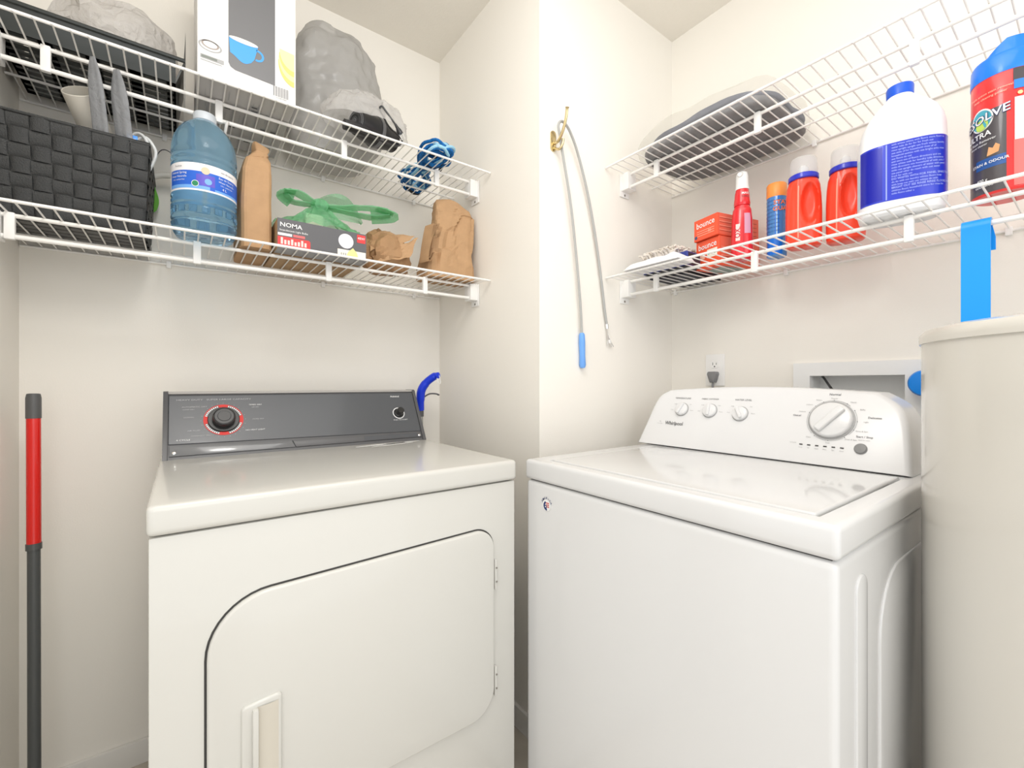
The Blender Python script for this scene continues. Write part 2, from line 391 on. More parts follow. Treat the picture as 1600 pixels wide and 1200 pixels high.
c.build('dial_ring_print', cons); c = MB()
T('Admiral', .607, .172, .0092, mat('bright_print', (.85, .85, .85), .5), bold=.015, sx=1.1)
c.build('brand_lettering', cons); c = MB()
c.disc(OO, X, up, .609, .106, .0215, mat('bright_print', (.85, .85, .85), .5), 32, inner=.86)
T('PUSH TO START', .611, .080, .0058, print_w, sx=1.2)
c.build('start_knob_print', cons)
k = MB(); k.lathe([(.038, .002), (.038, .0055), (.0365, .007), (.0355, .007)], CO+X*DC[0]+up*DC[1], blk_m, 40, nrm); k.lathe([(.0357, .003), (.0355, .0068), (.0, .0068)], CO+X*DC[0]+up*DC[1], mat('dial_plate_grey', (.17, .175, .18), .25), 40, nrm)
k.lathe([(.0268, .0064), (.0275, .02), (.026, .026), (.0235, .0275), (.0225, .0262), (.016, .0262), (.015, .0275), (0, .0275)], CO+X*DC[0]+up*DC[1], mat('black_knob', (.035, .035, .036), .3), 40, nrm)
kb = k.build('timer_knob', cons)
k = MB(); k.lathe([(.016, .002), (.016, .007), (.0125, .009), (.012, .026), (.0105, .028), (0, .028)], CO+X*.609+up*.106, blk_m, 32, nrm); k.build('start_knob', cons)
# scuffed pale marks on the dryer top near the console
k = MB(); sc = mat('dried_residue', (.96, .96, .95), .6)
for (x0, y0, x1, y1, ww) in ((.43, 1.385, .60, 1.41, .011), (.47, 1.36, .62, 1.39, .007), (.52, 1.395, .655, 1.416, .008)):
    dxy = Vector((x1-x0, y1-y0)).normalized(); pts = []
    n = 10; L_ = []; R_ = []
    for i in range(n+1):
        q = i/n; p = Vector((x0+(x1-x0)*q, y0+(y1-y0)*q)); wd = ww*(.35+.65*math.sin(PI*q))*(1+.5*nz((q*6, x0*9, 0)))
        L_.append((p.x-dxy.y*wd, p.y+dxy.x*wd, DT+.0006)); R_.append((p.x+dxy.y*wd, p.y-dxy.x*wd, DT+.0006))
    k.add(L_+R_, [[i, i+1, n+2+i, n+1+i] for i in range(n)], sc)
k.build('residue_streak', dr)

# ------------------------------------------------------------------ washer
WX0, WX1, WY0, WY1, WT = .719, 1.395, .2206, .912, .915
ws = thing('washing_machine', ((WX0+WX1)/2, (WY0+WY1)/2, 0), 'white top loading washing machine with closed lid and rounded control console', 'washing machine')
b = MB(); b.box((WX0+.003, WY0+.003, .03), (WX1-.003, WY1-.003, WT-.0525), was_m, .012, 4)
b.box((WX0+.012, WY0+.012, WT-.06), (WX1-.012, WY1-.012, WT-.048), gap_m)
for x in (WX0+.07, WX1-.07):
    for y in (WY0+.07, WY1-.07): b.lathe([(.02, 0), (.02, .02), (.012, .032)], (x, y, 0), grey_m, 16)
# pressed panels in the side
ys = WY0+.003
def emboss(x0, x1, z0, z1, r):
    b.prism(rrect(x0, z0, x1, z1, r, 8), (0, ys, 0), (1, 0, 0), (0, 0, 1), (0, -.0028, 0), was_m, .0026, 3)
emboss(.793, .842, .12, .825, .024); emboss(.905, 1.35, .12, .80, [.07, .07, .07, .11])
b.build('cabinet', ws)
tp = MB()
# top panel with a shallow lid well: rim pieces around the lid
LX0, LX1, LY0, LY1 = .758, 1.20, .262, .845
bm = bmesh.new(); bmesh.ops.create_cube(bm, size=1)
for v in bm.verts: v.co = Vector(((WX0+WX1)/2+v.co.x*(WX1-WX0), (WY0+WY1)/2+v.co.y*(WY1-WY0), WT-.025+v.co.z*.05))
bmesh.ops.bevel(bm, geom=list(bm.edges), offset=.010, segments=4, profile=.55, affect='EDGES')
topf = max(bm.faces, key=lambda f: f.calc_center_median().z-.0 if f.normal.z > .9 else -9)
r = bmesh.ops.inset_region(bm, faces=[topf], thickness=.018, depth=0)
for v in topf.verts:
    v.co.x = LX0-.006 if v.co.x < (WX0+WX1)/2 else LX1+.004; v.co.y = LY0-.007 if v.co.y < (WY0+WY1)/2 else LY1+.007
r = bmesh.ops.inset_region(bm, faces=[topf], thickness=.003, depth=-.012)
tp.addbm(bm, was_m); tp.build('top_panel', ws)
l = MB(); l.box((LX0, LY0, WT-.0115), (LX1, LY1, WT+.0022), wlid_m, .006, 4)
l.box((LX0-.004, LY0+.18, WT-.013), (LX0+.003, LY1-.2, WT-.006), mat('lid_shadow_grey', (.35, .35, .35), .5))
lid = l.build('lid', ws)
h = MB(); h.box((1.085, LY0-.0065, WT-.010), (1.125, LY0-.0005, WT-.004), grey_m, .001); h.build('lid_hinge', ws)
# console
KX0, KX1 = 1.217, 1.292; kup = Vector((KX1-KX0, 0, .168)).normalized(); kn = Vector((-.168, 0, KX1-KX0)).normalized(); KO = Vector((KX0, 0, WT+.0005)); AY = Vector((0, -1, 0))   # reading direction = -Y
Kh = .197
out = []
yl, yr = -.934, -.246        # in coordinates along AY
top_pts = []
nn = 28
for i in range(nn+1):
    q = i/nn; yy = yl+.062+(yr-yl-.124)*q; top_pts.append((yy, Kh-.010+.012*math.sin(PI*q)))
pl = [(yl, 0), (yr, 0)]
right = smooth_path([(yr, 0, 0), (yr-.006, .055, 0), (yr-.016, .12, 0), (yr-.034, .160, 0), (yr-.075, Kh-.006, 0)], 5)
left = smooth_path([(yl+.070, Kh-.007, 0), (yl+.042, .172, 0), (yl+.027, .14, 0), (yl+.012, .06, 0), (yl, 0, 0)], 5)
mid = [(yr-.075+(yl+.070-yr+.075)*i/20, Kh-.006+.013*math.sin(PI*i/20)) for i in range(1, 20)]
outline = [(p.x, p.y) for p in right]+mid+[(p.x, p.y) for p in left]
c = MB()
# body: from the tilted front outline back to a vertical rear face
def conring(k, inset, back):
    cx = (yl+yr)/2; cy = .085; out = []
    for (a, s_) in outline:
        a2 = cx+(a-cx)*(1-inset/.34); s2 = s_ if s_ < .001 else max(0, s_-inset*min(1, s_/.12))
        p = KO+AY*a2+kup*s2
        p.x = p.x+(max(p.x, 1.378)-p.x)*back
        out.append(p+kn*k)
    return out
rings = [conring(0, 0, 1), conring(0, 0, .25), conring(0, 0, 0.06), conring(.004, .0015, 0), conring(.008, .005, 0), conring(.0095, .011, 0)]
n = len(outline); vs = [p for r_ in rings for p in r_]
fs = [[i*n+k, i*n+(k+1) % n, (i+1)*n+(k+1) % n, (i+1)*n+k] for i in range(len(rings)-1) for k in range(n)]
fs.append([(len(rings)-1)*n+k for k in range(n)]); fs.append(list(range(n))[::-1])
c.add(vs, fs, cons_m)
con = c.build('console', ws, 50)
KF = KO+kn*.0100
def KP(y, s_): return KF+AY*(-y)+kup*s_
def sK(z): return (z-WT)/kup.z
c = MB()
def KT(s, y, z, size, m=print_lg, al='CENTER', sx=1, bold=0): c.text(s, size, KP(y, sK(z))+kn*.0006, AY, kup, m, al, sx=sx, bold=bold)
KT('TEMPERATURE', .806, 1.060, .0075, print_g, sx=1.1); KT('FABRIC SOFTENER', .716, 1.060, .0065, print_g); KT('WATER LEVEL', .618, 1.060, .0075, print_g)
for y in (.801, .709, .619):
    for dy, dz, s_ in ((.026, .016, 'Cold'), (-.026, .016, 'Hot'), (.034, -.002, 'Cool'), (-.034, -.002, 'Warm')): KT(s_, y+dy, 1.026+dz, .0042)
c.build('option_knob_print', con); c = MB()
KT('Whirlpool', .816, .982, .0165, mat('dark_ink', (.07, .07, .07), .5), sx=.9, bold=.010); c.disc(KF+kn*.0006, AY, kup, -.822, sK(.985), .022, print_lg, 20, r2=.008, inner=.93, a0=3.4, a1=5.6)
KT('HE', .866, .986, .005, print_lg); KT('LOW WATER', .866, .979, .0032)
c.build('brand_lettering', con); c = MB()
KT('Normal', .401, 1.0795, .0078, print_g, bold=.01)
for k, (a, s_) in enumerate(((90, 'Regular'), (58, 'Heavy'), (32, 'Bulky'), (0, 'Light'), (-24, 'Rinse & Spin'), (-52, 'Drain & Spin'), (-90, 'Soak'), (-125, 'Clean'), (160, 'Delicate'), (137, 'Colours'), (115, 'Whites'))):
    a = math.radians(a); ca, sa = math.cos(a), math.sin(a)
    KT(s_, .401-.062*ca-.006*(1 if ca > .2 else (-1 if ca < -.2 else 0)), 1.018+.052*sa, .0046)
    c.disc(KF+kn*.0006, AY, kup, -.401+.0515*ca, sK(1.018)+.0515*sa, .0011, print_g, 8)
[c.disc(KF+kn*.0006, AY, kup, -.401, sK(1.018), .0515, print_lg, 16, inner=.985, a0=math.radians(a0), a1=math.radians(a1)) for a0, a1 in ((48, 135), (140, 225), (238, 305), (-40, 30))]
KT('Casual', .476, 1.026, .0068, print_g, bold=.01); KT('Delicates', .318, 1.028, .0068, print_g, bold=.01); c.build('cycle_knob_print', con); c = MB(); KT('Start / Stop', .332, .985, .0068, print_g, bold=.008)
KT('Hold for reset', .332, .978, .0038)
c.build('start_button_print', con)
for i in range(6):
    c = MB(); y = .456-i*.0170; c.box((-.0035, -.0011, 0), (.0035, .0011, .0012), blk_m, 0, R=Matrix.Translation(KP(y, sK(.957))) @ Matrix((AY, kup, kn)).transposed().to_4x4())
    KT(('Sense', 'Fill', 'Wash', 'Rinse', 'Spin', 'Done')[i], y, .950, .0036)
    c.build('indicator_light', con)
c = MB()
KT('Lid Lock', .474, .960, .0042)
c.build('lid_lock_print', con)
def knob(y, z, r, name, ang, h_):
    k = MB(); o = KP(y, sK(z)); k.lathe([(r*1.08, 0), (r*1.08, .0012), (r*1.0, .0018)], o, mat('knob_ring_grey', (.36, .36, .36), .4), 48, kn)
    k.lathe([(r*.99, .001), (r*.97, h_*.45), (r*.92, h_*.62), (r*.86, h_*.68), (0, h_*.72)], o, cons_m, 48, kn)
    B = Matrix((AY, kup, kn)).transposed().to_4x4()
    k.box((-r*.84, -r*.20, h_*.5), (r*.84, r*.20, h_*1.25), cons_m, r*.12, 3, R=Matrix.Translation(o) @ B @ Matrix.Rotation(ang, 4, 'Z'))
    k.build(name, con)
knob(.801, 1.026, .0205, 'option_knob', math.radians(70), .013); knob(.709, 1.026, .0205, 'option_knob', math.radians(95), .013); knob(.619, 1.022, .0205, 'option_knob', math.radians(120), .013)
knob(.401, 1.018, .045, 'cycle_knob', math.radians(52), .016)
k = MB(); k.lathe([(.0125, 0), (.0125, .0015), (.0105, .0025), (.0105, .004), (0, .0045)], KP(.336, sK(.959)), mat('button_grey', (.25, .25, .25), .3), 28, kn); k.build('start_button', con)
# round flag sticker on the washer front
st = MB(); so = Vector((WX0+.0025, .828, .812)); ax = Vector((0, -1, 0)); az = Vector((0, 0, 1)); nx = Vector((-1, 0, 0))
st.lathe([(.0145, 0), (.0145, .0006)], so, white_m, 32, nx)
def sp(k): return so+nx*(.0008+.0003*k)
navy = mat('navy_print', s2l(40, 55, 110), .5); rp = mat('sticker_red', s2l(215, 85, 80), .5)
st.disc(sp(0), ax, az, 0, -.002, .0115, navy, 24, inner=.55, a0=1.9, a1=4.9)
for i in range(3): st.quad(sp(1), ax, az, -.002+.001*i, .004-.0045*i, .0095, .0065-.0045*i, rp)
st.disc(sp(1), ax, az, -.003, -.004, .0045, navy, 16); st.disc(sp(2), ax, az, -.003, -.004, .0022, white_m, 5)
for i, ch in enumerate('AMERICA'):
    a = math.radians(150-i*20); rr = .0185
    st.text(ch, .008, sp(0)+ax*rr*math.cos(a)+az*(rr*math.sin(a)-.002), ax*math.sin(a)-az*math.cos(a), ax*math.cos(a)+az*math.sin(a), navy, bold=.01)
so_ = st.build('flag_sticker', ws); so_['label'] = 'small round red white and blue sticker'

# ------------------------------------------------------------------ water heater
TX, TY, TR, TH = 1.12, -.049, .260, 1.205
wh = thing('water_heater', (TX, TY, 0), 'tall beige cylindrical hot water tank beside the washer', 'water heater')
MB().lathe([(TR-.03, .0), (TR-.03, .04), (TR-.004, .045), (TR-.002, .05), (TR-.002, 1.180)], (TX, TY, 0), tank_m, 96).build('jacket', wh)
MB().lathe([(TR+.001, 1.179), (TR+.0015, 1.186), (TR+.001, TH-.012), (TR-.004, TH-.004), (TR-.015, TH), (0, TH+.002)], (TX, TY, 0), tank_m, 96).build('top_cap', wh)
MB().lathe([(TR-.0015, .33), (TR+.0012, .332), (TR+.0012, .352), (TR-.0015, .354)], (TX, TY, 0), tank_m, 96).build('jacket_seam', wh)
for a in (168, 198, 60):
    a = math.radians(a); p = Vector((TX+(TR+.0015)*math.cos(a), TY+(TR+.0015)*math.sin(a), 1.181))
    MB().box((-.004, -.003, -.008), (.004, .003, .004), clip_m, .001, R=Matrix.Translation(p) @ Matrix.Rotation(a, 4, 'Z')).build('cap_tab', wh)

# ------------------------------------------------------------------ outlet box, outlet, plug, valve
ob = thing('washer_outlet_box', (XC, .44, 1.08), 'white recessed washer outlet box set in the wall behind the washer', 'outlet box')
f = MB(); y0, y1, z0, z1 = OB
def ringquad(mb, o0, i0, x_o, x_i, m):
    a = [(x_o, o0[0], o0[2]), (x_o, o0[1], o0[2]), (x_o, o0[1], o0[3]), (x_o, o0[0], o0[3])]; q = [(x_i, i0[0], i0[2]), (x_i, i0[1], i0[2]), (x_i, i0[1], i0[3]), (x_i, i0[0], i0[3])]
    mb.add(a+q, [[k, (k+1) % 4, 4+(k+1) % 4, 4+k] for k in range(4)], m)
fo = (.288, .602, .965, 1.175); fi = (y0+.001, y1-.001, z0+.001, z1-.001)
ringquad(f, fo, fo, XC-.0005, XC-.008, white_m); ringquad(f, fo, fi, XC-.008, XC-.008, white_m)
f.build('frame', ob, 20)
f = MB(); ringquad(f, fi, fi, XC-.008, XC+.075, white_m); f.add([(XC+.075, fi[0], fi[2]), (XC+.075, fi[1], fi[2]), (XC+.075, fi[1], fi[3]), (XC+.075, fi[0], fi[3])], [[0, 1, 2, 3]], white_m); f.build('recess', ob, 20)
hs = MB().tube(smooth_path([(XC+.06, .545, 1.134), (XC+.03, .53, 1.128), (XC-.02, .50, 1.105), (XC-.06, .46, 1.06), (XC-.09, .42, 1.0), (XC-.12, .40, .90)], 6), .0035, blk_m, 8).build('black_cable')
tag(hs, 'thin black cable running out of the recessed outlet box down behind the washer', 'cable')
ou = thing('wall_outlet', (XC, .862, 1.10), 'white duplex wall outlet beside the alcove corner above the washer', 'outlet')
f = MB().box((XC-.006, .826, 1.103), (XC, .898, 1.219), clip_m, .003); f.build('cover_plate', ou)
for zc, nm in ((1.181, 'receptacle'), (1.141, 'receptacle')):
    f = MB(); f.prism(rrect(-.0165, -.014, .0165, .014, .009, 5), (XC-.006, .862, zc), (0, -1, 0), (0, 0, 1), (-.002, 0, 0), clip_m, .001, 1)
    q = (XC-.0082, .862, zc)
    f.quad(q, (0, -1, 0), (0, 0, 1), -.0075, -.002, -.0055, .0075, blk_m); f.quad(q, (0, -1, 0), (0, 0, 1), .0055, -.001, .0075, .0065, blk_m); f.disc(q, (0, -1, 0), (0, 0, 1), 0, -.0075, .0026, blk_m, 12)
    f.build(nm, ou)
pl = thing('power_plug', (XC-.02, .862, 1.09), 'grey power plug and cord in the lower socket of the wall outlet', 'plug')
f = MB(); f.prism(round_poly([(-.016, .014), (-.018, .004), (-.008, -.026), (.008, -.026), (.018, .004), (.016, .014)], [.006, .004, .003, .003, .004, .006], 4), (XC-.0085, .862, 1.141), (0, -1, 0), (0, 0, 1), (-.022, 0, 0), greyl_m, .004, 3); f.build('plug_body', pl)
MB().tube(smooth_path([(XC-.019, .862, 1.118), (XC-.02, .862, 1.09), (XC-.028, .858, 1.0), (XC-.03, .85, .85), (XC-.03, .84, .6)], 5), .0042, greyl_m, 8).build('cord', pl)
va = thing('valve_handle', (XC-.03, .292, 1.09), 'bright blue round valve handle peeking out behind the beige tank', 'valve')
blue_m = mat('bright_blue_plastic', s2l(0, 135, 235), .35)
f = MB(); f.lathe([(.006, 0), (.006, .025)], (XC-.0085, .283, 1.112), chrome_m, 16, (-1, 0, 0)); f.build('stem', va)
f = MB(); f.lathe([(.010, .02), (.030, .024), (.034, .03), (.034, .038), (.030, .044), (.012, .046), (0, .046)], (XC-.0085, .283, 1.112), blue_m, 32, (-1, 0, 0)); f.build('wheel', va)

# ------------------------------------------------------------------ drain snake on brass hook
hk = thing('wall_hook', (.932, YE, 1.88), 'brass double robe hook screwed to the wall between the shelves', 'hook')
f = MB(); f.prism(rrect(-.011, -.034, .011, .030, .010, 6), (.934, YE, 1.872), (1, 0, 0), (0, 0, 1), (0, -.004, 0), brass_m, .0015, 2); f.build('back_plate', hk)
f = MB().tube(smooth_path([(.934, YE-.003, 1.862), (.936, YE-.022, 1.862), (.937, YE-.042, 1.885), (.935, YE-.058, 1.915), (.931, YE-.068, 1.943)], 5), [.0045]*20+[.0065], brass_m, 10); f.build('upper_prong', hk)
f = MB().tube(smooth_path([(.936, YE-.004, 1.848), (.939, YE-.024, 1.838), (.944, YE-.034, 1.852), (.946, YE-.034, 1.868)], 5), .004, brass_m, 10); f.build('lower_prong', hk)
sn = thing('drain_snake', (1.05, YE-.02, 1.16), 'grey flexible drain snake tool with blue handle draped over the brass hook', 'tool')
ys = YE-.03
path = [(1.050, YE-.012, 1.270), (1.040, YE-.014, 1.38), (1.018, YE-.016, 1.54), (.992, YE-.018, 1.69), (.955, YE-.022, 1.83), (.935, YE-.030, 1.88), (.928, YE-.032, 1.902), (.936, YE-.032, 1.918), (.955, YE-.03, 1.922), (.985, YE-.025, 1.905), (1.022, YE-.02, 1.855), (1.068, YE-.015, 1.755), (1.105, YE-.012, 1.64), (1.138, YE-.010, 1.50), (1.165, YE-.008, 1.36), (1.175, YE-.008, 1.315)]
MB().tube(smooth_path(path, 6), .0042, mat('grey_coil', (.42, .42, .41), .4, .5, bump=.3, bscale=900), 10).build('coil', sn)
f = MB().lathe([(.006, 0), (.0095, .006), (.0105, .03), (.0095, .075), (.011, .105), (.008, .114), (0, .116)], (1.050, YE-.012, 1.277), mat('cornflower_blue_plastic', s2l(110, 165, 235), .35), 20, (.055, .02, -1)); f.build('handle', sn)
f = MB(); f.tube([(1.175, YE-.008, 1.316), (1.177, YE-.008, 1.300)], .0055, chrome_m, 10)
for dx in (-.008, .004, .012): f.tube(smooth_path([(1.177, YE-.008, 1.30), (1.181+dx*.4, YE-.010, 1.27), (1.186+dx, YE-.012, 1.247), (1.188+dx*1.4, YE-.012, 1.240)], 4), .0018, chrome_m, 6)
f.build('claw', sn)
bl = MB().sheet(lambda u, v: (1.176+.022*u, YE-.009-.004*math.sin(PI*u), 1.247+.012*v+.004*math.sin(3*u)), 6, 3, white_m).build('claw_wrap', sn)

# ------------------------------------------------------------------ long pole, blue grabber
po = thing('mop_pole', (-.285, 1.50, 0), 'red and grey telescopic pole standing in the left corner beside the dryer', 'pole')
P0, P1 = Vector((-.276, 1.50, 0)), Vector((-.287, 1.55, 1.082)); ax_ = (P1-P0)
def pp(z): return P0+ax_*(z/1.082)
MB().tube([pp(0), pp(.735)], .0115, mat('slate_tube', (.085, .09, .09), .3), 20).build('lower_tube', po)
MB().tube([pp(.715), pp(.73)], .0142, mat('slate_tube', (.085, .09, .09), .3), 20).build('collar', po)
MB().tube([pp(.73), pp(1.03)], .0128, mat('glossy_red_grip', s2l(222, 34, 28), .25, coat=.3), 24).build('red_grip', po)
f = MB(); q = ax_.normalized(); f.lathe([(.0138, -.055), (.0138, -.006), (.012, .004), (.009, .005), (.0085, -.012), (0, -.012)], pp(1.082), mat('slate_cap', (.10, .10, .10), .4), 24, q); f.build('end_cap', po)
gb = thing('grabber_tool', (.74, 1.60, 0), 'blue handled grabber tool standing between the dryer and the side wall', 'tool')
bl2 = mat('royal_blue_plastic', s2l(25, 60, 215), .3)
MB().tube(smooth_path([(.738, 1.585, 1.010), (.735, 1.578, 1.05), (.735, 1.570, 1.085), (.748, 1.555, 1.115), (.768, 1.53, 1.138), (.778, 1.51, 1.143)], 6), [.0145]*6+[.016]*12+[.0145]*8+[.012]*4+[.008], bl2, 14).build('handle', gb)
MB().tube([(.754, 1.60, 0), (.738, 1.585, .99)], .0095, mat('aluminium_tube', (.45, .45, .44), .35, metal=.6), 16).build('shaft', gb)
MB().tube([(.7384, 1.5855, .985), (.738, 1.585, 1.015)], .0125, grey_m, 16).build('ferrule', gb)
MB().tube(smooth_path([(.745, 1.575, 1.058), (.765, 1.562, 1.072), (.785, 1.545, 1.072), (.79, 1.535, 1.068)], 5), .005, grey_m, 10, flatten=(.6, 1.2, (0, 0, 1))).build('trigger', gb)
MB().tube(smooth_path([(.772, 1.515, 1.142), (.770, 1.505, 1.118), (.775, 1.498, 1.110), (.780, 1.500, 1.120), (.778, 1.507, 1.142)], 5), .0011, white_m, 6).build('hanging_loop', gb)

# ------------------------------------------------------------------ lower-left shelf: woven basket and what is in it
bk_m = mat('black_woven_strap', (.035, .036, .036), .5, .4, bump=.35, bscale=350)
BX0, BX1, BY0, BY1, BZ0, BZ1 = -.336, -.064, 1.405, 1.690, d1, 1.697
ba = thing('storage_basket', ((BX0+BX1)/2, (BY0+BY1)/2, BZ0), 'black woven strap storage basket at the left end of the lower shelf', 'basket')
def bcorner(q):     # footprint at relative height q
    s_ = .026*(1-q); return (BX0+s_*.3, BX1-s_*.35, BY0+s_*1.2, BY1-s_*1.6)
b = MB()
def face(side, u, q, off):
    x0, x1, yy0, yy1 = bcorner(q); z = BZ0+(BZ1-BZ0)*q
    if side == 'f': return (x0+(x1-x0)*u, yy0-off, z)
    if side == 'b': return (x1-(x1-x0)*u, yy1+off, z)
    if side == 'r': return (x1+off, yy0+(yy1-yy0)*u, z)
    return (x0-off, yy1-(yy1-yy0)*u, z)
for side in 'frlb':
    nu_, nv_ = 8, 7
    b.sheet(lambda u, v: face(side, u, v, -.003), 1, 1, bk_m)
    b.sheet(lambda u, v: face(side, 1-u, v, -.007), 1, 1, bk_m)
    for i in range(nu_):
        for j in range(nv_):
            hor = (i+j) % 2 == 0; e = .004 if not hor else .001; ex = .012 if hor else .004; ez = .004 if hor else .012
            def fn(u, v):
                uu = (i+.5+(u-.5)*(1.0+ex*4))/nu_; vv = (j+.5+(v-.5)*(1.0+ez*4))/nv_
                uu = min(1, max(0, uu)); vv = min(1, max(0, vv)); t_ = (u if hor else v)
                bulge = .0042*(1-(2*t_-1)**4)+.0006*nz((i*3.1+u, j*2.7+v, 0), 2)
                return face(side, uu, vv, -.002+bulge)
            b.sheet(fn, 6 if hor else 2, 2 if hor else 6, bk_m)
x0, x1, yy0, yy1 = bcorner(0)
b.box((x0+.004, yy0+.004, BZ0), (x1-.004, yy1-.004, BZ0+.006), bk_m)
b.build('woven_body', ba, 30)
f = MB(); x0, x1, yy0, yy1 = bcorner(1)
f.tube(smooth_path([(x0, yy0, BZ1), (x1, yy0, BZ1), (x1, yy1, BZ1), (x0, yy1, BZ1)], 1, True), .004, bk_m, 8, True); f.build('rim', ba)
f = MB()
for i in range(7):
    y = yy0+.04+i*.034; f.box((bcorner(0)[0]+.01, y-.012, BZ0-.0006), (bcorner(0)[1]-.008, y+.012, BZ0+.0002), mat('black_base_slat', (.055, .055, .055), .4), 0)
f.build('base_slats', ba)
# rolled paper
def rolled(name, a, c, r0, r1, m, label, cat):
    a, c = Vector(a), Vector(c); ax = (a-c).normalized(); L = (a-c).length
    f = MB().lathe([(r1-.002, .0), (r1, .0), (r0, L), (r0-.0015, L+.001), (r0-.003, L), (r1-.003, .004)], c, m, 32, ax)
    return tag(f.build(name), label, cat)
rolled('paper_roll', (-.195, 1.45, 1.80), (-.125, 1.645, 1.62), .032, .030, mat('ivory_paper', (.72, .68, .60), .6), 'open ended ivory paper roll leaning in the black woven basket', 'paper roll')
silv = film('silver_grey_plastic', (.42, .43, .45), .12, .22, bump=.6, bscale=40)
def packet(name, p0, p1, w0, w1, lab, seed):
    p0, p1 = Vector(p0), Vector(p1); f = MB(); ax = (p1-p0); side = Vector((.82, -.57, 0))
    fw = ax.cross(side).normalized()
    def fn(u, v):
        a = 2*PI*u; wd = w0+(w1-w0)*v; wd *= (1-.65*max(0, (v-.8)/.2)**2)
        fold = .25*math.cos(3*a+seed)+.12*math.cos(7*a+2*seed+4*v)
        return p0+ax*v+side*(math.cos(a)*wd*(1+.12*fold))+fw*(math.sin(a)*wd*.36*(1+.5*fold))
    f.sheet(fn, 42, 22, silv, True); o = f.build(name, None, 25); return tag(o, lab, 'packet', 'silver packets in the basket')
packet('plastic_packet', (-.140, 1.490, 1.497), (-.162, 1.372, 1.85), .020, .016, 'silver grey plastic packet standing in the woven basket, the left one of two', 1.)
packet('plastic_packet', (-.093, 1.483, 1.497), (-.121, 1.372, 1.838), .020, .019, 'silver grey plastic packet standing in the woven basket, the right one of two', 2.4)
cb = MB()
for dx, hh in ((0, 0), (.012, -.006)):
    cb.tube(smooth_path([(-.118+dx, 1.50, 1.60), (-.112+dx, 1.50, 1.70+hh), (-.104+dx, 1.49, 1.738+hh), (-.088+dx, 1.48, 1.75+hh), (-.073+dx, 1.475, 1.735+hh), (-.066+dx, 1.475, 1.70), (-.075, 1.48, 1.64)], 5), .0035, white_m, 8)
tag(cb.build('white_cord'), 'white looped cord rising from the right side of the black woven basket', 'cord')
f = MB().box((-.106, 1.4115, 1.692), (-.086, 1.4135, 1.712), blue_m, .0005); f.quad((-.0955, 1.4112, 1.702), (1, 0, 0), (0, 0, 1), -.006, -.002, .006, .002, white_m)
f.box((-.100, 1.4116, 1.684), (-.088, 1.4134, 1.692), white_m)
tag(f.build('price_tag'), 'small blue tag at the front rim of the black woven basket', 'tag')
f = MB().tube(smooth_path([(-.13, 1.655, 1.60), (-.09, 1.65, 1.685), (-.055, 1.648, 1.715), (-.012, 1.64, 1.722)], 5), .009, mat('ivory_plastic', (.78, .75, .68), .4), 14)
tag(f.build('plastic_tube'), 'short ivory plastic tube poking over the right rim of the woven basket', 'tube')
f = MB().tube(smooth_path([(-.10, 1.64, 1.60), (-.075, 1.64, 1.70), (-.05, 1.62, 1.775), (-.02, 1.60, 1.765), (.0, 1.615, 1.72), (-.012, 1.65, 1.68)], 6), .0013, grey_m, 6)
tag(f.build('thin_wire'), 'thin dark wire arching out of the basket towards the water jug', 'wire')
f = MB().sheet(lambda u, v: (-.098+.04*u+.005*math.sin(5*v), 1.672-.012*u, 1.62+.135*v*(1-.4*u)+.01*math.sin(6*u)), 8, 8, mat('lime_green_plastic', s2l(120, 190, 80), .4))
tag(f.build('green_wrapper'), 'lime green plastic wrapper scrap at the back of the woven basket', 'wrapper')

# ------------------------------------------------------------------ water jug
JX, JY, JR = .048, 1.392, .0705
jg = thing('water_jug', (JX, JY, d1), 'large clear blue water jug with blue label and grey cap', 'water jug')
jm = mat('blue_jug_plastic', (.38, .64, .84), .08, .5, trans=.88, ior=1.25)
pr = [(0, .006), (.03, .005), (.052, .0), (.060, .002), (.066, .012), (.070, .03)]
def rib(z, dpt=.0022): return [(JR, z-.005), (JR-dpt, z-.002), (JR-dpt, z+.002), (JR, z+.005)]
pr += rib(.037)+[(JR, .046), (JR-.0035, .050), (JR-.0035, .068), (JR, .072)]
for z in (.080, .092): pr += rib(z)
pr += [(JR, .099), (JR-.0012, .101), (JR-.0012, .169), (JR, .172)]
for z in (.182, .198): pr += rib(z)
pr += [(JR, .212), (.0695, .226), (.066, .246), (.058, .266), (.046, .283), (.034, .294), (.027, .299), (.0225, .302), (.0225, .306)]
jb = MB().lathe(pr, (JX, JY, d1), jm, 64)
jb.build('bottle', jg, 40)
ww = MB()
for k in range(16):
    a = 2*PI*k/16
    ww.box((-.002, -.009, -.008), (.002, .009, .008), jm, .0019, 2, R=Matrix.Translation((JX+(JR-.0022)*math.cos(a), JY+(JR-.0022)*math.sin(a), d1+.059)) @ Matrix.Rotation(a, 4, 'Z'))
ww.build('grip_bumps', jg)
MB().lathe([(.0235, .300), (.0255, .302), (.0255, .318), (.0235, .322), (0, .323)], (JX, JY, d1), mat('pale_grey_cap', (.56, .60, .64), .35, bump=.0), 40).build('cap', jg)
lw = mat('label_white', (.83, .82, .84), .4); lbm = mat('label_blue', s2l(35, 95, 200), .4); lbp = mat('label_pale_blue', s2l(110, 165, 230), .4); lpu = mat('label_violet', s2l(90, 80, 190), .4)
lab = MB(); a0 = math.atan2(-JY, -JX)
def cw(R, aa, z): return (JX+R*math.cos(aa), JY+R*math.sin(aa), d1+z)
def strip(z0, z1, th0, th1, m, R): lab.sheet(lambda u, v: cw(R, a0+th0+(th1-th0)*u, z0+(z1-z0)*v), max(2, int(abs(th1-th0)*10)), 1, m)
strip(.1015, .1685, -3.1, 3.1, lw, JR-.0004)
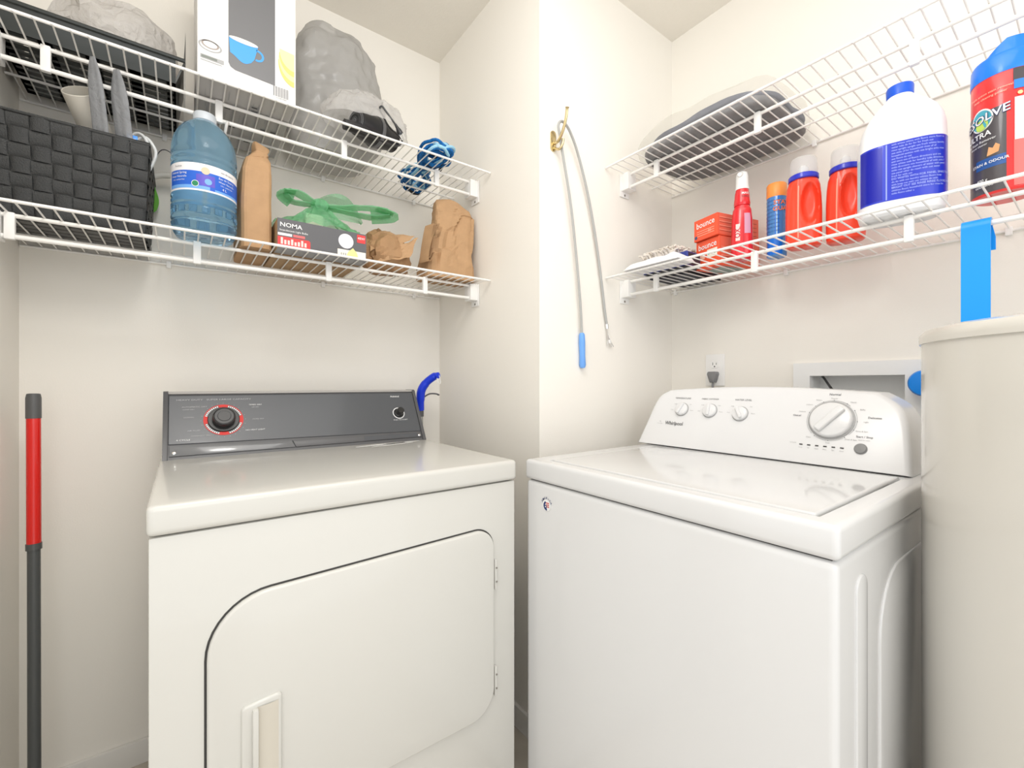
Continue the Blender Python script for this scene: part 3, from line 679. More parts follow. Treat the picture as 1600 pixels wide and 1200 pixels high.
strip(.106, .149, -1.25, .15, lbm, JR-.0001); strip(.106, .149, .15, 1.75, lbm, JR-.0001); strip(.115, .142, -.25, .3, lpu, JR+.0001)
strip(.106, .114, -1.2, .15, lbp, JR+.0001); strip(.106, .111, .3, 1.7, lbp, JR+.0001)
def JT(s, th, z, size, m, sx=1): lab.text(s, size, (0, 0, 0), (1, 0, 0), (0, 0, 1), m, fn=lambda x, y: cw(JR+.0003, a0+th+x/JR, z+y), sx=sx)
JT('Source', -.85, .159, .0070, print_g); JT('eau de source', .75, .159, .0065, print_g)
for th, w_ in ((-.85, 'Natural Spring'), (.72, 'Eau de Source')):
    JT(w_, th, .143, .0074, white_m); JT('Water Naturelle', th, .134, .0064, white_m); JT('0.5 L  sodium free', th, .126, .0046, white_m)
JT('4 L', .62, .1175, .009, white_m)
def JD(th, z, r, m, k): lab.add([cw(JR+.0003+.0002*k, a0+th+r*math.cos(q*PI/10)/JR, z+r*math.sin(q*PI/10)) for q in range(20)], [list(range(20))], m)
JD(-.28, .118, .0078, white_m, 0); JD(-.28, .118, .0066, mat('label_green', s2l(40, 130, 90), .4), 1); JD(.02, .152, .009, mat('label_peach', s2l(225, 190, 160), .4), 0); JD(.1, .126, .0075, lbp, 1)
lab.build('label', jg)

# ------------------------------------------------------------------ paper bags
def crumpled(p, sc_, seed):
    q = Vector((p[0]*sc_+seed*3.7, p[1]*sc_-seed*1.9, p[2]*sc_*.62+seed*.9)); c_ = noise.voronoi(q)[1][0]
    return max(-1.2, min(1.2, (q-c_).dot(noise.noise_vector(c_*1.37+Vector((seed, 0, 0))))*2.6))
def paper_bag(name, rings, m, label, cat, seed, amp=.006, nu=28, sub=5, flat=True, flap=None):
    """rings: (z, cx, cy, half_w, half_d, angle)"""
    f = MB(); N = len(rings)-1
    def fn(u, v):
        q = v*N; i = min(int(q), N-1); t_ = q-i; A, B = rings[i], rings[i+1]; z, cx, cy, hw, hd, an = [A[k]+(B[k]-A[k])*t_ for k in range(6)]
        a = 2*PI*u; c_, s_ = math.cos(a), math.sin(a); n_ = 7.0
        k = (abs(c_)**n_+abs(s_)**n_)**(-1/n_); px, py = hw*c_*k, hd*s_*k
        p = Vector((cx+px*math.cos(an)-py*math.sin(an), cy+px*math.sin(an)+py*math.cos(an), z))
        w_ = amp*min(1, v*4+.15)
        dsp = crumpled(p, 11, seed)*1.15+(ridge((p.x, p.y, p.z*.5), 17, seed+4)-.4)*.55+crumpled(p, 26, seed+7)*.22
        nrm_ = Vector((math.cos(a+an), math.sin(a+an), 0)); q2 = p+nrm_*dsp*w_; 
        if v > 0: q2.z += nz(p, 22, seed+2)*w_*.6
        return q2
    f.sheet(fn, nu, N*sub, m, True, flat)
    nb = len(f.v); f.f.append([k for k in range(nu)][::-1]); f.mi.append(0); f.flat.append(True)
    f.f.append([nb-nu+k for k in range(nu)]); f.mi.append(0); f.flat.append(True)
    if flap: flap(f)
    return tag(f.build(name, None, None), label, cat)
paper_bag('paper_bag', [(d1, .1635, 1.485, .0395, .108, 0), (d1+.05, .1635, 1.48, .0395, .106, 0), (d1+.13, .163, 1.47, .039, .098, 0), (d1+.21, .165, 1.455, .038, .078, 0), (d1+.245, .168, 1.44, .033, .050, .05), (d1+.262, .172, 1.425, .022, .024, .2), (d1+.275, .174, 1.42, .015, .014, .4), (d1+.288, .176, 1.415, .022, .009, .6), (d1+.294, .178, 1.412, .024, .005, .7)], kraft_m, 'tall narrow brown paper bag with twisted top behind the water jug', 'paper bag', 3, .0030, 48, 6)
def flap2(f):
    # rolled-over corner on the left side of the bag
    for k, r in enumerate((.030, .022, .014)):
        f.sheet(lambda u, v: (.668-.004*k+r*.75*math.cos(.6+4.2*u)+.012*v, 1.392-.045*v+.003*k, 1.585+.005*k+r*1.25*math.sin(.6+4.2*u)+.055*(math.cos(.6+4.2*u))), 14, 3, kraft_m, flat=True)
paper_bag('paper_bag', [(d1, .764, 1.435, .094, .062, -.05), (d1+.06, .766, 1.435, .090, .062, -.05), (d1+.13, .776, 1.438, .082, .058, -.06), (d1+.19, .790, 1.440, .072, .050, -.1), (d1+.235, .796, 1.440, .068, .040, -.15), (d1+.262, .790, 1.438, .062, .028, -.15), (d1+.285, .768, 1.436, .040, .014, -.2), (d1+.293, .755, 1.436, .022, .006, -.2)], kraft_m, 'big crumpled brown paper bag standing upright at the right end of the lower shelf', 'paper bag', 9, .0105, 52, 6, True, flap2)
def crumple(name, c, rx, ry, rz, m, label, cat, seed, amp, nu=30, nv=16, zmin=None, extra=None, flat=True, s1=12, s2=30):
    f = MB(); c = Vector(c)
    def fn(u, v):
        a = 2*PI*u; b_ = PI*(v*.998+.001)-PI/2; d = Vector((math.cos(a)*math.cos(b_)*rx, math.sin(a)*math.cos(b_)*ry, math.sin(b_)*rz)); p = c+d
        k = 1+amp*((crumpled(p, 13, seed)*1.1+(ridge(p, 20, seed+3)-.4)*.5+crumpled(p, 32, seed+2)*.25) if flat else (ridge(p, s1, seed)+.6*nz(p, s2, seed+1))); q = c+d*k
        if zmin is not None: q.z = max(q.z, zmin+.0015*(1+nz(p, 40, seed)))
        return q
    f.sheet(fn, nu, nv, m, True, flat)
    if extra: extra(f)
    return tag(f.build(name, None, None if flat else 30), label, cat)
def flap3(f):
    def sh(A, B, C_, D_, n=6, amp=.008, seed=1):
        A, B, C_, D_ = map(Vector, (A, B, C_, D_))
        def fn(u, v):
            p = (A*(1-u)+B*u)*(1-v)+(D_*(1-u)+C_*u)*v
            return p+Vector((nz(p, 30, seed), nz(p, 30, seed+3), nz(p, 30, seed+5)))*amp
        f.sheet(fn, n, n, kraft_m, flat=True)
    sh((.475, 1.40, 1.53), (.58, 1.37, 1.565), (.625, 1.39, 1.600), (.50, 1.44, 1.612), 7, .012, 2)
    sh((.50, 1.375, 1.50), (.59, 1.355, 1.52), (.632, 1.365, 1.59), (.54, 1.385, 1.56), 7, .014, 4)
    sh((.475, 1.44, 1.57), (.53, 1.42, 1.575), (.56, 1.43, 1.618), (.50, 1.45, 1.60), 5, .008, 7)
crumple('paper_bag', (.548, 1.45, d1+.058), .080, .085, .072, kraft2_m, 'flattened dark brown paper bag crumpled between the bulb box and the standing bag', 'paper bag', 5, .18, 44, 24, d1, flap3)

# ------------------------------------------------------------------ light bulb box with green bag on top
LB = (.208, .449, 1.345, 1.615, d1, 1.561)
lbx = thing('light_bulb_box', ((LB[0]+LB[1])/2, (LB[2]+LB[3])/2, d1), 'dark grey carton of light bulbs with red and white printing', 'box')
gx = mat('grey_carton_print', s2l(95, 95, 98), .5)
f = MB().box((LB[0], LB[2]+.0008, LB[4]), (LB[1], LB[3], LB[5]), card_m, .001, 1); f.build('carton', lbx)
f = MB(); FY = LB[2]; O_ = Vector((LB[0], FY, LB[4])); wx, hz = LB[1]-LB[0], LB[5]-LB[4]; Xv, Zv = Vector((1, 0, 0)), Vector((0, 0, 1))
f.box((LB[0], FY, LB[4]-.0003), (LB[1], FY+.0006, LB[5]+.0003), gx)
f.box((LB[0], FY+.0006, LB[4]-.0006), (LB[1], FY+.055, LB[4]-.0001), mat('grey_carton_base', (.30, .30, .305), .5))
def off(k): return O_+Vector((0, -.0004*k-.0003, 0))
f.text('NOMA', .0165, off(1)+Xv*.0055+Zv*(hz-.0165), Xv, Zv, white_m, 'LEFT', sx=1.12, bold=.012)
f.text('Incandescent Light Bulbs', .0076, off(1)+Xv*.005+Zv*(hz-.031), Xv, Zv, white_m, 'LEFT', sx=.95)
f.quad(off(1), Xv, Zv, .001, hz-.046, .036, hz-.039, white_m); f.quad(off(1), Xv, Zv, .039, hz-.046, .069, hz-.039, mat('pink_print', s2l(225, 110, 110), .5))
f.prism(rrect(.0005, .006, .083, hz-.049, [.001, .006, .006, .001], 4), off(1), Xv, Zv, (0, -.0002, 0), mat('carton_red', s2l(225, 65, 65), .5))
[f.quad(off(2), Xv, Zv, .008+.0085*k, .012, .0135+.0085*k, (.030, .024, .024, .028, .022, .024, .029, .024)[k], mat('pink_white_print', s2l(250, 210, 205), .5)) for k in range(8)]
f.disc(off(1), Xv, Zv, .181, hz-.030, .0215, mat('bulb_white', (.80, .78, .83), .5), 36)
f.quad(off(1), Xv, Zv, .157, .002, wx-.002, .026, mat('cream_print', s2l(240, 235, 220), .5))
f.add([off(2)+Xv*a+Zv*b_ for a, b_ in ((.18, .004), (.218, .004), (.212, .022), (.201, .034), (.188, .022))], [[0, 1, 2, 3, 4]], mat('yellow_print', s2l(238, 230, 150), .5))
for k in range(3): f.quad(off(3), Xv, Zv, .166+.006*k, .008, .169+.006*k, .016, print_lg)
f.quad(off(1), Xv, Zv, .213, hz-.028, .238, hz-.004, mat('carton_red', s2l(225, 65, 65), .5)); f.text('40W', .0105, off(2)+Xv*.2255+Zv*(hz-.015), Xv, Zv, white_m)
f.build('printed_sleeve', lbx)
grn = film('green_bag_plastic', s2l(150, 218, 172), .50, .22, (.80, .95, .84), 1.0, 34)
def gextra(f):
    ang0 = Vector((.335, 1.425, 1.645))
    def loop(tip, side, w_, th):
        tip = Vector(tip); d = tip-ang0; sd = Vector(side)
        for k in (-1, 1):
            pts = smooth_path([ang0, ang0+d*.35+sd*.5*k, ang0+d*.75+sd*k, tip+sd*.25*k], 5)
            f.tube(pts, [w_*(.55+.45*min(1, i/6))*(1+.35*nz((i*.9, k, th), 1, 2)) for i in range(len(pts))], grn, 10, flatten=(.22, 1, (0, 0, 1)))
        f.tube(smooth_path([ang0+d*.75+sd, tip+sd*.3, tip-sd*.3, ang0+d*.75-sd], 4), w_, grn, 10, flatten=(.22, 1, (0, 0, 1)))
    loop((.232, 1.40, 1.652), (.004, -.012, .010), .020, 0); loop((.540, 1.38, 1.652), (.004, -.014, .010), .022, 1)
    def knot(u, v):
        a = 2*PI*u; r = .020*(1+.5*math.sin(5*a))*math.sin(PI*(v*.98+.01)); return ang0+Vector((r*math.cos(a), -.012+r*math.sin(a)*.5, .02*math.cos(PI*v)))
    f.sheet(knot, 30, 10, grn, True, True)
    def crest(u, v):
        x = .30+.17*u; hh = .075*math.sin(PI*min(1, max(0, u)))**.8; p = Vector((x, 1.455+.05*nz((x, v, 0), 12, 1)*v, 1.63+hh*v)); return p
    f.sheet(crest, 18, 6, grn, flat=True)
def gbag():
    f = MB(); c = Vector((.335, 1.44, 1.567))
    def fn(u, v):
        a = 2*PI*u; rr = v; R_ = Vector((.136*math.cos(a), .088*math.sin(a), 0))
        h_ = .080*(1-rr)**.85*(1-.25*math.cos(a*2))
        p = c+R_*rr+Vector((0, 0, h_))
        fold = math.cos(a*11+4*nz((math.cos(a), math.sin(a), 0), 2))*.009*(1-abs(2*rr-1))+crumpled(p, 38, 2)*.007*rr+nz(p, 40, 2)*.008*rr
        p.z = max(1.5655, p.z+fold); p += Vector((math.cos(a), math.sin(a), 0))*nz(p, 28, 4)*.012*rr
        return p
    f.sheet(fn, 72, 18, grn, True)
    gextra(f)
    return tag(f.build('plastic_bag', None, 40), 'green translucent plastic carrier bag lying knotted on the bulb carton', 'bag')
gbag()
tag(MB().box((.29, 1.40, 1.5622), (.34, 1.44, 1.612), mat('ivory_paper', (.72, .68, .60), .6), .006).build('small_carton'), 'small pale carton showing through the green bag on the bulb carton', 'carton')

# ------------------------------------------------------------------ upper-left shelf: crate, mug box, grey bag, hair dryer, rope
cm = mat('black_crate_plastic', (.030, .034, .032), .36)
CX0, CX1, CY0, CY1, CZ0 = -.318, -.012, 1.392, 1.662, d2
cr = thing('plastic_crate', ((CX0+CX1)/2, (CY0+CY1)/2, CZ0), 'black plastic crate with slotted base at the left end of the upper shelf', 'crate')
f = MB()
nx_, ny_ = 4, 7
xs = [CX0+(CX1-CX0)*i/nx_ for i in range(nx_+1)]
for i, x in enumerate(xs): f.box((x-(.012 if 0 < i < nx_ else 0)-(.018 if i == nx_ else 0), CY0, CZ0), (x+(.012 if 0 < i < nx_ else 0)+(.018 if i == 0 else 0), CY1, CZ0+.006), cm)
for j in range(11):
    y = CY0+.008+(CY1-CY0-.016)*j/10; hw = .0075 if j not in (0, 10) else .008; f.box((CX0, y-hw, CZ0), (CX1, y+hw, CZ0+.004), cm)
f.build('slotted_base', cr)
f = MB()
def wallp(A, B, h0, h1, fl):
    A, B = Vector(A), Vector(B); n_ = (B-A).cross(Vector((0, 0, 1))).normalized()
    t_ = .004; q = [A, B, B+n_*fl+Vector((0, 0, h1)), A+n_*fl+Vector((0, 0, h0))]; f.add(q+[p-n_*t_ for p in q], [[0, 1, 2, 3], [7, 6, 5, 4], [3, 2, 6, 7], [0, 3, 7, 4], [1, 5, 6, 2], [0, 4, 5, 1]], cm)
wallp((CX0, CY0, CZ0), (CX1, CY0, CZ0), .052, .052, .02)
wallp((CX1, CY0, CZ0), (CX1, CY1, CZ0), .06, .13, .02); wallp((CX1, CY1, CZ0), (CX0, CY1, CZ0), .13, .13, .018); wallp((CX0, CY1, CZ0), (CX0, CY0, CZ0), .13, .06, .012)
f.tube([(CX0-.008, CY0-.02, CZ0+.052), (CX1+.019, CY0-.02, CZ0+.052)], .005, cm, 8)
f.add([(CX1+.016, CY0-.02, CZ0+.05), (CX1+.020, CY0-.016, CZ0+.13), (CX1+.020, CY0+.03, CZ0+.13), (CX1+.02, CY0+.03, CZ0+.06)], [[0, 1, 2, 3], [3, 2, 1, 0]], cm)
f.build('side_walls', cr)
clear = film('clear_plastic_film', (.82, .80, .78), .50, .12, (.97, .97, .97), 1.0, 30)
crumple('plastic_bag', (-.13, 1.52, CZ0+.115), .125, .105, .10, film('cloudy_plastic_film', (.80, .77, .74), .3, .15, bump=1., bscale=30), 'clear crinkled plastic bag bulging out of the black crate', 'bag', 11, .10, 40, 22, CZ0+.016)
# mug set carton
MX0, MX1, MY0, MY1, MZ1 = .030, .247, 1.310, 1.660, 2.262
mb = thing('mug_box', ((MX0+MX1)/2, (MY0+MY1)/2, d2), 'white carton printed with a blue mug and a yellow bowl', 'box')
wc = mat('white_carton', (.70, .69, .68), .45); gc = mat('grey_carton_bottom', (.47, .455, .45), .5)
f = MB().box((MX0, MY0, d2+.0004), (MX1, MY1, MZ1), wc, .0012, 1); f.quad((MX0, MY0, d2), (1, 0, 0), (0, 1, 0), .001, .001, MX1-MX0-.001, MY1-MY0-.001, gc); f.build('carton', mb)
f = MB(); O_ = Vector((MX0, MY0, d2))
def off(k): return O_+Vector((0, -.0004*k-.0003, 0))
# grey photo panel with blue mug
f.add([off(1)+Xv*a+Zv*b_ for a, b_ in ((.0635, .052), (.068, .043), (.078, .038), (.167, .034), (.167, .392), (.0635, .392))], [[0, 1, 2, 3, 4, 5]], mat('slate_photo_print', (.14, .14, .145), .4))
bm_ = mat('mug_blue_print', s2l(55, 150, 225), .4)
f.add([off(2)+Xv*(.0645+(a-.066)*.86)+Zv*(.070+(b_-.143)*1.2) for a, b_ in [(.066+.074*i/12, .182) for i in range(13)]+[(.140-.002*i, .182-.006*i) for i in range(1, 6)]+[(.122-.0035*i, .143-.0016*math.sin(i*.3)*4) for i in range(0, 14)]+[(.069-.0006*i, .150+.006*i) for i in range(0, 5)]], [list(range(13+5+14+5))], bm_)
f.disc(off(3), Xv, Zv, .0963, .1168, .0318, mat('mug_inside_print', (.7, .68, .64), .4), 24, r2=.006); 
f.disc(off(2), Xv, Zv, .1265, .094, .0150, bm_, 24, inner=.66, a0=-1.9, a1=1.75)
f.build('mug_picture', mb); f = MB(); f.disc(off(1), Xv, Zv, .026, .074, .024, print_lg, 24, r2=.013, inner=.86); f.disc(off(1), Xv, Zv, .026, .078, .018, mat('taupe_print', (.32, .27, .24), .5), 24, r2=.010, inner=.8)
f.quad(off(1), Xv, Zv, .006, .040, .054, .0495, print_lg); f.quad(off(2), Xv, Zv, .008, .042, .04, .0475, mat('dark_green_print', (.18, .2, .18), .5)); f.quad(off(1), Xv, Zv, .006, .035, .05, .0365, print_lg)
f.build('front_lettering', mb); f = MB(); ye = mat('bowl_yellow_print', s2l(235, 195, 110), .4)
for k in range(4): f.disc(off(1+.2*k), Xv, Zv, .213, .104+.010*k, .0385-.001*k, ye if k % 2 == 0 else mat('bowl_cream_print', s2l(240, 215, 160), .4), 20, r2=.058-.004*k, inner=0, a0=PI*.98, a1=1.5*PI)
f.build('bowl_picture', mb); f = MB()
for k in range(18): f.quad(off(1), Xv, Zv, .163+k*.0021, .008, .163+k*.0021+(.0006 if k % 3 else .0013), .034, print_g)
f.text('0 12345 67890', .004, off(1)+Xv*.182+Zv*.0045, Xv, Zv, print_g)
f.build('barcode', mb); f = MB()
U = Vector((MX0, MY0, d2-.0006)); UY = Vector((0, 1, 0))
random.seed(3)
for k in range(9):
    x = .02+random.random()*.16; y = .05+random.random()*.26; f.quad(U, Xv, UY, x, y, x+.018, y+.014, print_lg); f.quad(U-Vector((0, 0, .0003)), Xv, UY, x+.002, y+.006, x+.015, y+.013, mat('dark_ink', (.07, .07, .07), .5))
for k in range(26):
    x = .012+random.random()*.185; y = .03+random.random()*.15; f.quad(U, Xv, UY, x, y, x+.0012, y+.02+.03*random.random(), print_lg)
f.build('base_print', mb)
# tall grey plastic bag
gbm = film('grey_plastic_sack', (.58, .57, .555), .16, .2, bump=.7, bscale=9)
def sack():
    f = MB(); rings = [(d2, .400, 1.578, .115, .088), (d2+.05, .415, 1.575, .140, .098), (d2+.13, .430, 1.572, .156, .102), (d2+.20, .432, 1.572, .152, .098), (d2+.29, .425, 1.57, .138, .088), (d2+.38, .415, 1.57, .118, .07), (d2+.43, .405, 1.57, .08, .045), (d2+.45, .40, 1.57, .03, .02)]
    N = len(rings)-1
    def fn(u, v):
        q = v*N; i = min(int(q), N-1); t_ = q-i; z, cx, cy, hw, hd = [rings[i][k]+(rings[i+1][k]-rings[i][k])*t_ for k in range(5)]
        a = 2*PI*u; c_, s_ = math.cos(a), math.sin(a); k = (abs(c_)**2.8+abs(s_)**2.8)**(-1/2.8); p = Vector((cx+hw*c_*k, cy+hd*s_*k, z))
        dsp = .014*ridge((p.x, p.y, p.z*.4), 9, 3)+.010*nz(p, 16, 5)+.006*ridge(p, 24, 8)+.0045*crumpled((p.x, p.y, p.z*.8), 16, 6)-.012
        p += Vector((c_, s_, 0))*dsp*min(1, v*5+.1); p.z = max(d2, p.z); return p
    f.sheet(fn, 96, 72, gbm, True); nb = len(f.v); f.f.append(list(range(96))[::-1]); f.mi.append(0); f.flat.append(False)
    return tag(f.build('plastic_sack', None, 40), 'tall grey plastic sack standing beside the mug carton', 'sack')
sack()
# hair dryer in a torn clear bag
hd = thing('hair_dryer', (.50, 1.36, d2), 'black hair dryer with plug hanging over the shelf edge in a torn clear bag', 'hair dryer')
bd = mat('dryer_black', (.022, .022, .024), .3)
HC = Vector((.470, 1.385, d2+.049)); HA = Vector((.90, .38, .06)).normalized()
MB().lathe([(0, -.055), (.02, -.056), (.036, -.045), (.042, -.01), (.045, .03), (.040, .06), (.033, .085), (.034, .10), (.028, .10), (.026, .06), (0, .058)], HC, bd, 36, HA).build('barrel', hd)
f = MB()
for r in (.045, .046): f.lathe([(r, .018), (r+.0012, .020), (r+.0012, .028), (r, .030)], HC, mat('dryer_grey_band', (.16, .16, .165), .3), 36, HA)
for k in range(6): f.lathe([(.006+.005*k, -.0562+.0012*k), (.0075+.005*k, -.0572+.0012*k), (.009+.005*k, -.0562+.0012*k)], HC, mat('dryer_grey_band', (.16, .16, .165), .3), 30, HA)
f.build('grille', hd)
MB().tube([HC+Vector((.01, -.01, -.01)), HC+Vector((-.03, -.03, -.028)), HC+Vector((-.085, -.035, -.031))], [.019, .018, .015], bd, 16).build('handle', hd)
cpts = smooth_path([HC+Vector((-.085, -.035, -.031)), (.40, 1.33, d2+.008), (.46, 1.345, d2+.006), (.545, 1.36, d2+.008), (.565, 1.35, d2+.03), (.515, 1.325, d2+.04), (.490, 1.315, d2+.062), (.478, 1.312, d2+.078), (.484, 1.308, d2+.086), (.496, 1.306, d2+.074), (.512, 1.303, d2+.055), (.522, 1.298, d2+.040)], 6)
MB().tube(cpts, .0028, bd, 8).build('cord', hd)
f = MB(); PA, PB = Vector((.5218, 1.2985, d2+.0415)), Vector((.5385, 1.2965, d2+.016)); PD = (PB-PA).normalized()
f.tube([PA, PA+PD*.012, PA+PD*.02, PB], [.0035, .005, .008, .0085], bd, 12)
for k in (-1, 1): f.tube([PB+Vector((.003*k, -.003*k, .002*k)), PB+PD*.017+Vector((.003*k, -.003*k, .002*k))], .0012, chrome_m, 6)
f.build('plug', hd)
def torn():
    f = MB(); c = Vector((.465, 1.385, d2+.055))
    def fn(u, v):
        a = 2*PI*u; b_ = -.1+1.62*v; d = Vector((math.cos(a)*math.cos(b_)*.125, math.sin(a)*math.cos(b_)*.075, math.sin(b_)*.085)); p = c+d
        q = Vector((p.x, p.y, max(d2, p.z)))+d.normalized()*(.010*ridge(p, 14, 2)+.006*nz(p, 30, 4)+.006*crumpled(p, 30, 3)); q.y = min(q.y, 1.468); q.z = max(q.z, d2); return q
    f.sheet(fn, 64, 30, clear, True)
    return tag(f.build('plastic_bag', None, 40), 'torn clear plastic bag wrapped over the black hair dryer', 'bag')
torn()
# blue rope hank
rp1 = mat('blue_rope', s2l(20, 105, 175), .6, .3, bump=.6, bscale=700, var=.35, vscale=120); rp2 = mat('pale_rope_fleck', s2l(150, 200, 225), .6)
ro = thing('rope', (.70, 1.46, d2), 'blue braided rope wound in a hank on the upper shelf right end', 'rope')
f = MB(); random.seed(12)
for k in range(9):
    w_ = .026+.016*random.random(); ox = (random.random()-.5)*.02; oz = .006+.030*random.random(); e1 = 1.285+.03*random.random(); e2 = 1.60+.045*random.random()
    def rp_(t_):
        a = 2*PI*t_; y = (e1+e2)/2-(e2-e1)/2*math.cos(a); s_ = (y-1.455)/.18
        x = .693+ox+w_*1.25*math.sin(2*a)*.9+.01*math.sin(3*a+k)+(.03*(s_ if s_ > 0 else s_*.3))
        return (x, y, d2+.0055+oz*(.5+.5*math.sin(a*2+k))+abs(.006*math.sin(5*a+k)))
    f.tube([rp_(i/56) for i in range(56)], .0052, rp1 if k % 4 else rp2, 8, True)
f.build('strands', ro)
f = MB()
for k in range(5): f.tube([(.693+.030*math.cos(a), 1.385+.008*k, d2+.024+.022*math.sin(a)) for a in [2*PI*i/20 for i in range(20)]], .0045, rp1 if k != 2 else mat('dark_rope', (.02, .03, .05), .6), 8, True)
f.build('binding_wrap', ro)
f = MB().tube(smooth_path([(.715, 1.41, d2+.03), (.735, 1.40, d2+.022), (.740, 1.43, d2+.012)], 5), .006, blk_m, 8); f.build('rope_end', ro); f = MB(); f.tube(smooth_path([(.70, 1.62, d2+.01), (.735, 1.645, d2+.006), (.76, 1.635, d2+.006)], 5), .006, blk_m, 8); f.build('rope_end', ro)

# ------------------------------------------------------------------ upper-right shelf: bagged blanket
bk = thing('blanket', (1.37, .74, d2), 'dark grey folded blanket in a clear bag on the upper right shelf', 'blanket')
fm = mat('charcoal_fabric', (.22, .22, .235), .85, .2, bump=.5, bscale=160, var=.15, vscale=25); fm2 = mat('slate_fabric', (.16, .17, .21), .8, .25, bump=.4, bscale=120, var=.2, vscale=14)
def pillow(f, c, hx, hy, h0, m, seed, pw=5, rz=0, sag=0, nu=64, nv=14, amp=.008):
    def fn(u, v):
        a = 2*PI*u; c_, s_ = math.cos(a), math.sin(a); k = (abs(c_)**pw+abs(s_)**pw)**(-1/pw)
        q = -1+2*v; e = (1-abs(q)**3.0)**.5 if abs(q) < 1 else 0
        rr = .0+1.0*(.90+.10*e) if 0 < v < 1 else .90
        p = Vector((hx*c_*k*rr, hy*s_*k*rr, h0*(q*.5+.5)))
        p += Vector((c_, s_, 0))*(nz(Vector(c)+p, 14, seed)*amp+.5*amp*ridge(Vector(c)+p*Vector((1, 1, 3)).x, 9, seed))
        if v > .5: p.z += nz(Vector(c)+p, 9, seed+1)*amp*1.5*(v-.5)*2
        p = Matrix.Rotation(rz, 3, 'Z') @ p
        return Vector(c)+p
    f.sheet(fn, nu, nv, m, True); b0 = len(f.v)-(nv+1)*nu; f.f.append([b0+k for k in range(nu)][::-1]); f.mi.append(f.idx(m)); f.flat.append(False)
    top0 = b0+nv*nu; f.f.append([top0+k for k in range(nu)]); f.mi.append(f.idx(m)); f.flat.append(False)
f = MB(); pillow(f, (1.380, .745, d2+.001), .168, .205, .026, fm, 2, 4.5); f.build('lower_fold', bk)
f = MB(); pillow(f, (1.386, .738, d2+.027), .164, .196, .026, fm2, 5, 4); f.build('upper_fold', bk)
f = MB(); pillow(f, (1.375, .745, d2+.0003), .180, .225, .068, film('clear_blanket_bag', (.80, .78, .75), .84, .1, (.98, .98, .97), 1.0, 22), 8, 4, amp=.010); b_ = f.build('clear_bag', bk); b_['label'] = 'clear plastic bag around the blanket'

# ------------------------------------------------------------------ lower-right shelf
cl = MB()
def cloth_fn(top):
    def fn(u, v):
        x = 1.165+.090*u; y = .955-.20*v; z = d1+.0012
        edge = min(1, min(u, 1-u)*9)**.5*min(1, min(v, 1-v)*9)**.5
        if top: z += .024*edge*(.75+.25*v)+.004*nz((x, y, 0), 25, 3)*edge
        return (x+.006*nz((y, x, 0), 12, 5), y+.006*nz((x, y, 1), 14, 2), z)
    return fn
cl.sheet(cloth_fn(True), 22, 30, mat('white_terry', (.82, .81, .82), .9, .1, bump=.4, bscale=300)); cl.sheet(lambda u, v: cloth_fn(False)(1-u, v), 22, 30, mat('white_terry', (.82, .81, .82), .9, .1))
tag(cl.build('folded_cloth', None, 50), 'folded white cloth at the left front of the lower right shelf', 'cloth')
nb = mat('navy_box_print', s2l(48, 62, 140), .45); nd = mat('near_black_card', (.03, .03, .045), .5)
f = MB(); f.box((1.262, .785, d1+.0003), (1.336, .950, d1+.046), nb, .002, 1); f.box((1.2625, .7855, d1), (1.3355, .9495, d1+.0012), nd)
f.box((1.268, .7846, d1+.004), (1.332, .7856, d1+.042), nd); f.box((1.2614, .90, d1+.01), (1.2626, .915, d1+.035), mat('tag_red', s2l(200, 60, 80), .5))
tag(f.build('flat_box'), 'small navy blue box between the white cloth and the orange boxes', 'box')
f = MB().box((1.346, .830, d1), (1.545, .985, d1+.004), nd, .001, 1)
for lo, hi in (((1.346, .830), (1.349, .985)), ((1.542, .830), (1.545, .985)), ((1.346, .830), (1.545, .833)), ((1.346, .982), (1.545, .985))): f.box((*lo, d1), (*hi, d1+.046), nd, .001, 1)
tag(f.build('tray'), 'flat black tray on the lower shelf in the alcove corner under the mop pad', 'tray')
def mop():
    f = MB(); mm = mat('chenille_beige', (.74, .68, .61), .95, .1, var=.18, vscale=60); random.seed(5)
    R_ = Matrix.Translation((1.365, .898, d1+.0475))
    f.M = R_; f.box((-.095, -.060, 0), (.12, .060, .018), mm, .006)
    for k in range(420):
        x = -.10+.225*random.random(); y = -.066+.132*random.random(); edge = max(abs((x-.012)/.112), abs(y/.066)); z = .016+.026*(1-edge**4); a = random.random()*2*PI; L = .013+.006*random.random()
        f.tube([(x, y, z-.014), (x+.006*math.cos(a), y+.006*math.sin(a), z-.002), (x+L*math.cos(a), y+L*math.sin(a), z)], [.0035, .004, .0028], mm, 5)
    f.M = Matrix(); return tag(f.build('mop_pad'), 'fluffy beige chenille mop pad on top of the navy box', 'mop pad')
mop()
